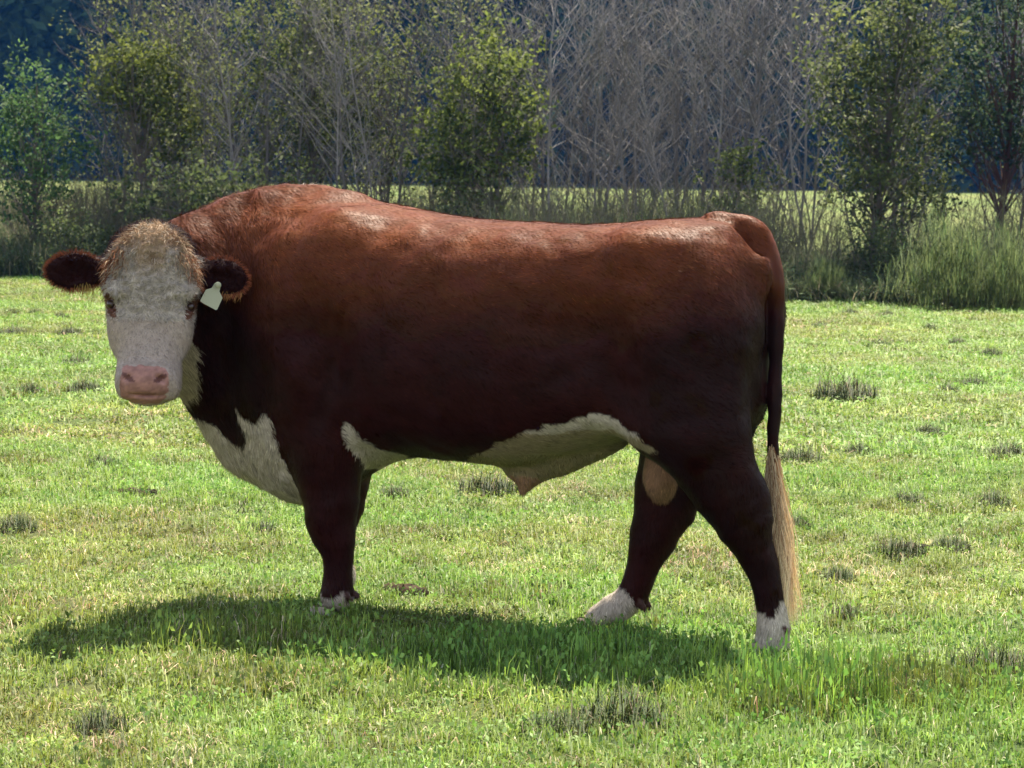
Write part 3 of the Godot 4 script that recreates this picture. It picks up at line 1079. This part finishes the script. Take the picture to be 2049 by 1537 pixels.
func tube(b: Buf, path: PackedVector3Array, r0: float, r1: float, sides: int, c: Color) -> void:
	var start := b.v.size()
	var last := path.size() - 1
	for k in path.size():
		var d := (path[mini(k + 1, last)] - path[maxi(k - 1, 0)]).normalized()
		var u := d.cross(Vector3(0.31, 0.2, 0.93)).normalized()
		var w := d.cross(u)
		var rad := lerpf(r0, r1, float(k) / last)
		for s in sides:
			var a := TAU * s / sides
			b.v.append(path[k] + (u * cos(a) + w * sin(a)) * rad)
			b.c.append(tint(c, 0.9 + 0.2 * rng.randf()))
		if k > 0:
			for s in sides:
				var s2 := (s + 1) % sides
				b.quad(start + (k - 1) * sides + s, start + k * sides + s, start + k * sides + s2, start + (k - 1) * sides + s2)


# A leafless sapling: a trunk, limbs that rise with it, twigs.
func bare_tree(high: float, stout: float, limbs: int, from: float, twiggy: float, leafy := 0) -> Dictionary:
	var trunk := Buf.new()
	var twigs := Buf.new()
	var bark := Color(0.075, 0.066, 0.066).lerp(Color(0.21, 0.195, 0.19), rng.randf() ** 1.5)
	var t := path_of(Vector3(0, -0.05, 0), Vector3(r(-0.08, 0.08), 1, r(-0.08, 0.08)), high, 14, 0.09, 0.5)
	tube(trunk, t, stout, 0.006, 6, bark)
	for extra in rng.randi() % 3:
		# further stems from the same root
		var g0 := r(0, TAU)
		var side := path_of(Vector3(cos(g0) * 0.05, -0.05, sin(g0) * 0.05), Vector3(cos(g0) * 0.3, 1, sin(g0) * 0.3), high * r(0.5, 0.85), 10, 0.12, 0.4)
		tube(trunk, side, stout * 0.7, 0.004, 5, bark)
		for s in 14:
			var g4 := r(0, TAU)
			var sp2 := path_of(side[3 + rng.randi() % 7], Vector3(cos(g4), r(0.4, 1.4), sin(g4)), r(0.3, 0.8), 5, 0.2, 0.2)
			tube(twigs, sp2, 0.0055, 0.002, 3, bark)
	for l in limbs:
		var f := lerpf(from, 0.97, (l + rng.randf()) / limbs)
		var p := t[int(f * 14)].lerp(t[mini(int(f * 14) + 1, 14)], f * 14 - int(f * 14))
		var g := r(0, TAU)
		var len := high * r(0.14, 0.34) * (1.15 - f * 0.75)
		var dir := Vector3(cos(g), r(0.7, 1.6), sin(g))
		var lp := path_of(p, dir, len, 7, 0.16, 0.25)
		tube(trunk, lp, maxf(stout * 0.42 * (1.1 - f), 0.006), 0.004, 4, bark)
		for s in int(len * 11.0 * twiggy):
			var q := lp[2 + rng.randi() % 6]
			var g2 := r(0, TAU)
			var sd := (dir.normalized() * 0.7 + Vector3(cos(g2), r(-0.1, 0.9), sin(g2))).normalized()
			var sl := r(0.15, 0.5)
			var sp := path_of(q, sd, sl, 4, 0.2, 0.2)
			tube(twigs, sp, 0.0045, 0.0025, 3, tint(bark, 0.9))
			for w in 5:
				var g3 := r(0, TAU)
				tube(twigs, path_of(sp[1 + rng.randi() % 4], sd + Vector3(cos(g3), r(-0.2, 0.8), sin(g3)) * 0.9, r(0.08, 0.28), 2, 0.2, 0.2), 0.003, 0.0016, 3, tint(bark, 0.85))
	if leafy > 0:
		var foliage := Buf.new()
		for k in leafy:
			var p := t[4 + rng.randi() % 10] + Vector3(rng.randfn(0, 0.32), rng.randfn(0, 0.25), rng.randfn(0, 0.32))
			var shade := Color(0.055, 0.075, 0.033).lerp(Color(0.14, 0.155, 0.058), rng.randf())
			for j in 12:
				leaf(foliage, p + Vector3(rng.randfn(), rng.randfn(), rng.randfn()) * 0.09, r(0.04, 0.08), tint(shade, r(0.7, 1.3)))
		return {"trunk": trunk.mesh(), "twigs": twigs.mesh(), "crown": foliage.mesh(true)}
	return {"trunk": trunk.mesh(), "twigs": twigs.mesh()}


func leaf(b: Buf, p: Vector3, size: float, c: Color) -> void:
	var up := Vector3(r(-1, 1), r(-0.6, 1), r(-1, 1)).normalized()
	var side := up.cross(Vector3(r(-1, 1), r(-1, 1), r(-1, 1))).normalized()
	var fold := up.cross(side) * size * r(-0.15, 0.15)
	var s := b.v.size()
	b.v.append_array([p - up * size * 0.5, p + side * size * 0.28 + fold, p + up * size * 0.5, p - side * size * 0.28 + fold])
	b.c.append_array([c, c, c, c])
	var n := up.cross(side).normalized()
	var over := n.y >= 0.0
	n = ((n if over else -n) + Vector3(0, 0.5, 0)).normalized()
	b.n.append_array([n, n, n, n])
	if over:
		b.quad(s, s + 1, s + 2, s + 3)
	else:
		b.quad(s, s + 3, s + 2, s + 1)


# A leafy tree: lobes [centre x, y, z, radius across, radius up, leaf clumps] over a branching trunk.
func leafy_tree(lobes: Array, stout: float, leafsize: float, dark: Color, light: Color, bark: Color) -> Dictionary:
	var trunk := Buf.new()
	var crown := Buf.new()
	var top := 0.0
	for l in lobes:
		top = maxf(top, l[1] + l[4] * 0.4)
	var t := path_of(Vector3(0, -0.05, 0), Vector3(r(-0.06, 0.06), 1, r(-0.06, 0.06)), top, 12, 0.07, 0.6)
	tube(trunk, t, stout * 0.7, 0.01, 7, bark)
	for l in lobes:
		var c := Vector3(l[0], l[1], l[2])
		var n := int(l[5] * 0.8)
		for k in n:
			var d := Vector3(rng.randfn(), rng.randfn(), rng.randfn()).normalized() * pow(rng.randf(), 0.45) * 1.12
			var p := c + Vector3(d.x * l[3], d.y * l[4], d.z * l[3])
			p += Vector3(fine.get_noise_3dv(p * 4.0), fine.get_noise_3dv(p * 4.0 + Vector3.ONE * 5.0), fine.get_noise_3dv(p * 4.0 + Vector3.ONE * 15.0)) * 0.5
			if k % 4 == 0:
				var f := clampf((p.y / top) * r(0.5, 0.85), 0.1, 0.95)
				var q := t[int(f * 12)]
				var mid := q.lerp(p, 0.5) + Vector3(r(-0.1, 0.1), r(-0.12, 0.05), r(-0.1, 0.1))
				tube(trunk, PackedVector3Array([q, mid, p]), 0.014 * (1.2 - f), 0.003, 4, bark)
			var size := r(0.07, 0.17)
			var shade := tint(dark, 0.62).lerp(tint(light, 0.80), clampf(rng.randf() * 0.7 + 0.3 * d.y, 0.0, 1.0))
			for j in 17:
				leaf(crown, p + Vector3(rng.randfn(), rng.randfn() * 0.8, rng.randfn()) * size * 0.75, leafsize * r(0.6, 1.2), tint(shade, r(0.7, 1.3)))
	return {"trunk": trunk.mesh(), "crown": crown.mesh(true)}


func plant(called: String, made: Dictionary, bark: Material, green: Material, at: Vector3, turn: float, scale_: float, label: String, category: String, group: String) -> Node3D:
	var o := base(called, at, turn)
	for part in made:
		var m := put(part, made[part], green if part == "crown" else bark, o)
		if part != "trunk":
			m.set_meta("kind", "stuff")
	o.scale = Vector3.ONE * scale_
	tag(o, label, category, group)
	return o


func ordinal(k: int) -> String:
	var small := ["", "first", "second", "third", "fourth", "fifth", "sixth", "seventh", "eighth", "ninth", "tenth", "eleventh", "twelfth", "thirteenth", "fourteenth", "fifteenth", "sixteenth", "seventeenth", "eighteenth", "nineteenth"]
	var tens := ["", "", "twenty", "thirty", "forty", "fifty"]
	if k < 20:
		return small[k]
	if k % 10 == 0:
		return ["", "", "twentieth", "thirtieth", "fortieth", "fiftieth"][k / 10]
	return tens[k / 10] + "-" + small[k % 10]


func build_hedgerow() -> void:
	var bark := paint(0.85, 0.25)
	var green := paint(0.6, 0.22, 1.0)
	var grey := Color(0.10, 0.085, 0.075)
	# leafy trees
	var olive := Color(0.08, 0.115, 0.034)
	var lime := Color(0.22, 0.25, 0.055)
	var teal := Color(0.055, 0.11, 0.045)
	var dusk := Color(0.04, 0.07, 0.042)
	plant("leafy_sapling", leafy_tree([[0.0, 2.35, 0, 0.28, 0.5, 60], [-0.35, 1.7, 0, 0.4, 0.6, 80], [0.3, 1.75, 0.1, 0.35, 0.6, 70], [0.0, 1.1, 0, 0.5, 0.4, 60]], 0.04, 0.075, teal, Color(0.11, 0.19, 0.06), grey), bark, green, Vector3(-6.27, 0, -32.40), 0.0, 1.0, "blue-green leafy sapling at the left edge of the hedgerow", "tree", "leafy trees of the hedgerow")
	plant("leafy_sapling", leafy_tree([[0.0, 2.85, 0, 0.42, 0.28, 70], [-0.2, 2.45, 0.1, 0.35, 0.3, 60], [0.32, 2.3, 0, 0.38, 0.45, 80], [0.55, 1.8, 0, 0.4, 0.4, 45]], 0.04, 0.085, olive, lime, grey), bark, green, Vector3(-4.91, 0, -32.90), 0.0, 1.0, "yellow-green leafy sapling above and behind the bull's head", "tree", "leafy trees of the hedgerow")
	plant("leafy_sapling", leafy_tree([[0.0, 2.5, 0, 0.35, 0.45, 36], [0.2, 3.2, 0, 0.35, 0.5, 40], [-0.1, 1.8, 0, 0.35, 0.4, 28]], 0.035, 0.07, olive, Color(0.19, 0.23, 0.06), grey), bark, green, Vector3(-3.71, 0, -33.40), 0.0, 1.0, "thin olive sapling with sparse leaves over the bull's withers", "tree", "leafy trees of the hedgerow")
	plant("leafy_sapling", leafy_tree([[0.0, 2.9, 0, 0.45, 0.5, 70], [0.3, 2.2, 0, 0.45, 0.6, 75], [-0.35, 2.0, 0, 0.3, 0.6, 45], [0.1, 3.6, 0, 0.4, 0.5, 50]], 0.05, 0.07, olive, Color(0.18, 0.21, 0.06), grey), bark, green, Vector3(-2.82, 0, -33.70), 0.0, 1.0, "tall olive tree behind the hump of the bull's shoulder", "tree", "leafy trees of the hedgerow")
	plant("leafy_sapling", leafy_tree([[0.0, 2.95, 0, 0.3, 0.35, 42], [-0.2, 2.3, 0, 0.32, 0.5, 40], [0.05, 1.7, 0, 0.3, 0.4, 28]], 0.035, 0.07, olive, Color(0.18, 0.21, 0.05), grey), bark, green, Vector3(-1.83, 0, -33.40), 0.0, 1.0, "slim half-bare sapling with a leafy top, left of the bushy two-lobed tree", "tree", "leafy trees of the hedgerow")
	plant("leafy_sapling", leafy_tree([[0.05, 2.85, 0, 0.36, 0.5, 75], [0.22, 2.15, 0, 0.45, 0.5, 100], [-0.5, 2.2, 0.1, 0.28, 0.55, 55], [-0.6, 1.7, 0, 0.42, 0.35, 75], [-0.1, 1.45, 0, 0.5, 0.35, 70]], 0.045, 0.085, olive, Color(0.24, 0.29, 0.07), grey), bark, green, Vector3(-0.31, 0, -31.90), 0.0, 1.0, "bushy two-lobed green tree above the middle of the bull's back", "tree", "leafy trees of the hedgerow")
	plant("leafy_tree", leafy_tree([[-0.3, 2.8, 0, 0.5, 0.55, 100], [0.4, 2.9, 0.1, 0.5, 0.6, 110], [0.0, 2.0, 0, 0.75, 0.6, 170], [0.25, 1.35, 0, 0.7, 0.4, 120], [0.3, 3.7, 0, 0.6, 0.5, 80]], 0.07, 0.08, Color(0.07, 0.10, 0.04), Color(0.19, 0.22, 0.075), grey), bark, green, Vector3(4.35, 0, -30.10), 0.0, 1.0, "broad dense olive tree right of the bull's rump", "tree", "leafy trees of the hedgerow")
	plant("leafy_tree", leafy_tree([[0.0, 3.0, 0, 0.75, 0.7, 140], [-0.35, 2.1, 0, 0.45, 0.5, 80], [0.5, 2.1, 0, 0.6, 0.6, 90], [0.1, 3.9, 0, 0.8, 0.5, 100]], 0.075, 0.08, dusk, Color(0.09, 0.13, 0.065), Color(0.055, 0.03, 0.028)), bark, green, Vector3(5.87, 0, -30.40), 0.0, 1.0, "dark tree with a reddish-brown trunk at the right edge", "tree", "leafy trees of the hedgerow")
	plant("leafy_sapling", leafy_tree([[0.0, 1.5, 0, 0.25, 0.35, 42], [-0.1, 1.1, 0, 0.3, 0.3, 32]], 0.025, 0.075, olive, Color(0.16, 0.19, 0.07), grey), bark, green, Vector3(2.88, 0, -30.80), 0.0, 1.0, "short leafy sapling just above the bull's tail head", "tree", "leafy trees of the hedgerow")
	# leafless saplings: seven built, the rest their copies
	var kinds := []
	for k in 11:
		kinds.append(bare_tree(r(3.8, 6.0), r(0.014, 0.03), 26 + (k % 3) * 6, 0.16 + 0.07 * (k % 3), 0.36, 0 if k < 7 else 70))
	var first := {}
	var counts := [0, 0, 0]
	var n := 0
	var x := -8.6
	while x < 9.0:
		var f := (x + 6.3) / 12.0
		var dense := 1.0
		if x > 3.4:
			dense = 0.45
		elif x > 0.3 and x < 3.2:
			dense = 1.5
		for row in 3:
			if rng.randf() > dense * 0.8 or x < -5.3 or (x > -0.25 and x < 0.25):
				continue
			var px := x + r(-0.2, 0.2)
			var pz := -33.0 + f * 2.6 - row * 1.4 - r(0.0, 1.0)
			var k := rng.randi() % 7
			if rng.randf() < (0.6 if px < 0.2 else 0.12):
				k = 7 + rng.randi() % 4
			var o: Node3D
			if first.has(k):
				o = first[k].duplicate()
				o.name = numbered("bare_sapling")
				add_child(o)
			else:
				o = plant("bare_sapling", kinds[k], bark, green, Vector3.ZERO, 0, 1.0, "", "tree", "thin saplings of the hedgerow")
				first[k] = o
			o.position = Vector3(px, 0, pz)
			o.rotation.y = r(0, TAU)
			o.scale = Vector3.ONE * r(0.7, 1.15)
			var spot := "behind the bull's head" if px < -4.6 else "behind the bull's shoulder hump" if px < -1.6 else "behind the bull's back" if px < 0.6 else "behind the bull's loin" if px < 3.0 else "right of the bull's rump"
			var depth: String = ["front", "middle", "back"][row]
			counts[row] += 1
			tag(o, ("leafless grey sapling %s, %s from the left in the %s row" if k < 7 else "sparsely leaved sapling %s, %s from the left in the %s row") % [spot, ordinal(counts[row]), depth], "tree", "thin saplings of the hedgerow")
			n += 1
		x += 0.33
	# undergrowth: tall weeds and grasses along the foot of the trees
	var rank := paint(0.7, 0.25, 0.9)
	var under := base("undergrowth", Vector3.ZERO)
	tag(under, "tall rank grass and weeds along the foot of the hedgerow", "undergrowth", "", "stuff")
	for variant in 4:
		var b := Buf.new()
		for k in 90:
			var c := Color(0.055, 0.08, 0.04).lerp(Color(0.13, 0.15, 0.065), rng.randf())
			if rng.randf() < 0.25:
				c = Color(0.30, 0.26, 0.17).lerp(Color(0.14, 0.11, 0.08), rng.randf())
			blade(b, Vector3(rng.randfn(0, 0.16), -0.02, rng.randfn(0, 0.16)), r(0, TAU), r(0.35, 1.0), r(0.006, 0.014), r(0.05, 0.8), c)
		for k in 60:
			leaf(b, Vector3(rng.randfn(0, 0.16), r(0.05, 0.6), rng.randfn(0, 0.16)), r(0.04, 0.09), Color(0.045, 0.07, 0.04).lerp(Color(0.10, 0.13, 0.06), rng.randf()))
		var where := []
		var cols := PackedColorArray()
		for k in 620:
			var px := r(-10.0, 9.5)
			var deep := rng.randf()
			var pz := -31.6 + (px + 6.5) * 0.335 - deep * 4.2
			var hgt := 0.85
			if px > 2.9:
				hgt = 0.62
			elif px > -0.6:
				hgt = 1.0
			hgt *= r(0.6, 1.15) * (0.55 + 0.55 * minf(deep * 3.0, 1.0)) * (1.0 + 0.5 * bumps.get_noise_2d(px * 2.0, pz))
			where.append(Transform3D(Basis(Vector3.UP, r(0, TAU)) * Basis.from_scale(Vector3(1.1, hgt, 1.1)), Vector3(px, ground_at(px, pz), pz)))
			cols.append(tint(Color(1, 1, 1).lerp(Color(0.75, 0.95, 0.9), rng.randf()), r(0.7, 1.1)))
		scatter("weed_clump", b.mesh(true), rank, where, cols, under)
	for variant in 3:
		var b := Buf.new()
		for k in 16:
			var c := Color(0.10, 0.085, 0.07).lerp(Color(0.10, 0.11, 0.055), rng.randf())
			var p := path_of(Vector3(rng.randfn(0, 0.2), -0.02, rng.randfn(0, 0.2)), Vector3(r(-0.25, 0.25), 1, r(-0.25, 0.25)), r(0.7, 1.5), 6, 0.16, 0.2)
			tube(b, p, r(0.004, 0.009), 0.002, 3, c)
			for t in 5:
				tube(b, path_of(p[2 + rng.randi() % 4], Vector3(r(-1, 1), r(0.1, 1), r(-1, 1)), r(0.15, 0.4), 3, 0.2), 0.003, 0.0015, 3, c)
		var where := []
		var cols := PackedColorArray()
		for k in 170:
			var px := r(-9.5, 3.4) if k % 6 else r(3.0, 9.0)
			var pz := -32.2 + (px + 6.5) * 0.335 - r(0.2, 4.0)
			where.append(Transform3D(Basis(Vector3.UP, r(0, TAU)) * Basis.from_scale(Vector3.ONE * r(0.7, 1.1)), Vector3(px, ground_at(px, pz), pz)))
			cols.append(tint(Color.WHITE, r(0.7, 1.2)))
		scatter("brush_stems", b.mesh(), bark, where, cols, under)
	# low dense leafy shrubs at the left and middle
	for a in [[-5.5, -31.3, 0.7, "dark leafy shrub left of the bull's head, under the first sapling"], [-4.1, -31.6, 1.25, "dense dark shrub right above the bull's poll"], [-3.3, -31.8, 1.1, "dark shrub behind the start of the bull's neck hump"], [-0.9, -31.0, 0.9, "low spreading shrub under the bushy two-lobed tree"], [4.3, -28.9, 0.75, "dark low shrub under the broad olive tree"]]:
		var m := leafy_tree([[0, 0.55, 0, 0.5, 0.4, 60], [0.35, 0.8, 0, 0.35, 0.4, 36], [-0.3, 0.95, -0.1, 0.3, 0.35, 34]], 0.02, 0.075, Color(0.06, 0.085, 0.04), Color(0.13, 0.165, 0.06), grey)
		plant("leafy_shrub", m, bark, green, Vector3(a[0], 0, a[1]), r(0, TAU), a[2], a[3], "shrub", "leafy shrubs in the hedge")
	# the bright bush of fine stems at the right
	for a in [[4.85, -27.5, 1.0, "bright green feathery bush at the foot of the hedge, right"], [5.55, -27.4, 0.85, "green feathery bush at the far right, beside the brighter one"], [3.6, -28.4, 0.5, "low dull feathery bush below the broad olive tree"]]:
		var b := Buf.new()
		for k in 3400:
			var g := r(0, TAU)
			var up := rng.randf()
			var d := 0.62 * pow(rng.randf(), 0.4) * sqrt(1.0 - up * up * 0.92)
			var p := Vector3(cos(g) * d, up * 0.78, sin(g) * d)
			p += Vector3(fine.get_noise_3dv(p * 3.0), fine.get_noise_3dv(p * 3.0 + Vector3.ONE * 4.0), fine.get_noise_3dv(p * 3.0 + Vector3.ONE * 14.0)) * 0.42
			p.y = maxf(p.y, -0.02)
			blade(b, p, g + PI * 0.5 + PI + r(-0.8, 0.8), r(0.10, 0.26), r(0.005, 0.010), r(0.2, 0.9) * (-1.0 if rng.randf() < 0.7 else 1.0), tint(Color(0.06, 0.105, 0.042).lerp(Color(0.185, 0.225, 0.095), rng.randf()), 1.0 + 0.5 * fine.get_noise_3dv(p * 4.0)))
		var st := Buf.new()
		for k in 30:
			tube(st, path_of(Vector3(r(-0.1, 0.1), -0.02, r(-0.1, 0.1)), Vector3(r(-0.7, 0.7), 1, r(-0.7, 0.7)), r(0.4, 0.8), 4, 0.1), 0.005, 0.002, 4, Color(0.12, 0.11, 0.06))
		var o := base("feathery_bush", Vector3(a[0], ground_at(a[0], a[1]), a[1]))
		put("stems", st.mesh(), bark, o).set_meta("kind", "stuff")
		put("foliage", b.mesh(true), rank, o).set_meta("kind", "stuff")
		o.scale = Vector3(1.0, 1.0, 1.0) * float(a[2])
		tag(o, a[3], "bush", "feathery bushes along the hedge")


func build_woodland() -> void:
	# the hill behind the far field, and the wood on it
	var b := Buf.new()
	var n := 41
	for k in 12:
		for j in n:
			var x := lerpf(-420, 420, j / 40.0)
			var z := -196.0 - k * 22.0
			b.v.append(Vector3(x, (k * 7.5 - 1.0) + 3.0 * bumps.get_noise_2d(x * 0.05, z * 0.05) * k, z))
			b.c.append(Color(0.025, 0.035, 0.018))
	for k in 11:
		for j in n - 1:
			var s := k * n + j
			b.quad(s, s + n, s + n + 1, s + 1)
	tag(put("hill", b.mesh(), paint(0.95, 0.1)), "wooded hillside beyond the far field", "", "", "structure")
	var mat := paint(0.7, 0.15, 0.12)
	var wood := base("far_woodland", Vector3.ZERO)
	tag(wood, "dark evergreen wood closing the view beyond the far field", "woodland", "", "stuff")
	for variant in 3:
		var t := Buf.new()
		tube(t, path_of(Vector3(0, -0.5, 0), Vector3(0, 1, 0), 20.0, 8, 0.03, 0.5), 0.32, 0.05, 6, Color(0.06, 0.05, 0.045))
		for k in 2600:
			var f := pow(rng.randf(), 0.8)
			var y := 0.6 + f * 25.0
			var rad := (4.4 - 1.2 * cos(f * 9.0 + variant * 2.0)) * sqrt(maxf(0.05, 1.0 - f * f)) * pow(rng.randf(), 0.35)
			var g := r(0, TAU)
			var p := Vector3(cos(g) * rad, y, sin(g) * rad)
			var c := Color(0.016, 0.03, 0.018).lerp(Color(0.035, 0.055, 0.028), rng.randf())
			for j in 2:
				leaf(t, p + Vector3(r(-0.4, 0.4), r(-0.3, 0.3), r(-0.4, 0.4)), r(0.7, 1.5), c)
		var where := []
		var cols := PackedColorArray()
		for k in 150:
			var row := k % 5
			var x := -75.0 + 150.0 * ((k / 5) + rng.randf()) / 30.0
			var z := -186.0 - row * 7.0 + r(-2.0, 2.0)
			where.append(Transform3D(Basis(Vector3.UP, r(0, TAU)) * Basis.from_scale(Vector3.ONE * r(0.8, 1.25)), Vector3(x, maxf(0.0, (-196.0 - z) * 0.3), z)))
			cols.append(tint(Color.WHITE, r(0.7, 1.2)))
		scatter("wood_tree", t.mesh(), mat, where, cols, wood)


# ---------------------------------------------------------------- the scene
func _ready() -> void:
	rng.seed = 20240
	for a in [[bumps, 3, 0.55], [patchy, 8, 0.32], [fine, 12, 1.0]]:
		a[0].seed = a[1]
		a[0].frequency = a[2]
		a[0].noise_type = FastNoiseLite.TYPE_SIMPLEX_SMOOTH
		a[0].fractal_octaves = 3
	fine.fractal_octaves = 2

	var cam := Camera3D.new()
	cam.name = "camera"
	var pitch := atan((768.5 - 330.0) / 4940.0)
	cam.transform = Transform3D(Basis.from_euler(Vector3(-pitch, 0, 0)) * Basis(Vector3(0, 0, 1), deg_to_rad(0.8)), Vector3(0, 1.535, 0))
	cam.fov = 2.0 * rad_to_deg(atan(768.5 / 4940.0))
	cam.near = 0.1
	cam.far = 2000.0
	var lens := CameraAttributesPhysical.new()
	lens.frustum_focal_length = 12.0 / tan(deg_to_rad(cam.fov * 0.5))
	lens.frustum_focus_distance = 8.1
	lens.exposure_aperture = 11.0
	lens.frustum_near = 0.1
	lens.frustum_far = 2000.0
	cam.attributes = lens
	add_child(cam)
	cam.current = true

	var env := Environment.new()
	env.background_mode = Environment.BG_SKY
	var sky := ProceduralSkyMaterial.new()
	sky.sky_top_color = Color(0.50, 0.55, 0.63)
	sky.sky_horizon_color = Color(0.84, 0.815, 0.78)
	sky.sky_curve = 0.18
	sky.ground_bottom_color = Color(0.22, 0.25, 0.14)
	sky.ground_horizon_color = Color(0.55, 0.6, 0.6)
	sky.energy_multiplier = 1.1
	env.sky = Sky.new()
	env.sky.sky_material = sky
	env.tonemap_mode = Environment.TONE_MAPPER_LINEAR
	env.tonemap_exposure = 3.85
	env.sdfgi_enabled = true
	env.ssao_enabled = true
	env.ssil_enabled = true
	env.fog_enabled = true
	env.fog_density = 0.00019
	env.fog_light_color = Color(0.24, 0.50, 0.82)
	var we := WorldEnvironment.new()
	we.name = "environment"
	we.environment = env
	add_child(we)

	var sun := DirectionalLight3D.new()
	sun.name = "sun"
	sun.light_energy = 1.42
	sun.light_color = Color(1.0, 0.95, 0.86)
	sun.light_angular_distance = 0.5
	sun.shadow_enabled = true
	add_child(sun)
	sun.look_at_from_position(Vector3(0.22, 1.42, -0.72) * 10.0, Vector3.ZERO)

	build_ground()
	build_woodland()
	build_hedgerow()
	build_bull()
	build_pasture()
	build_tussocks()
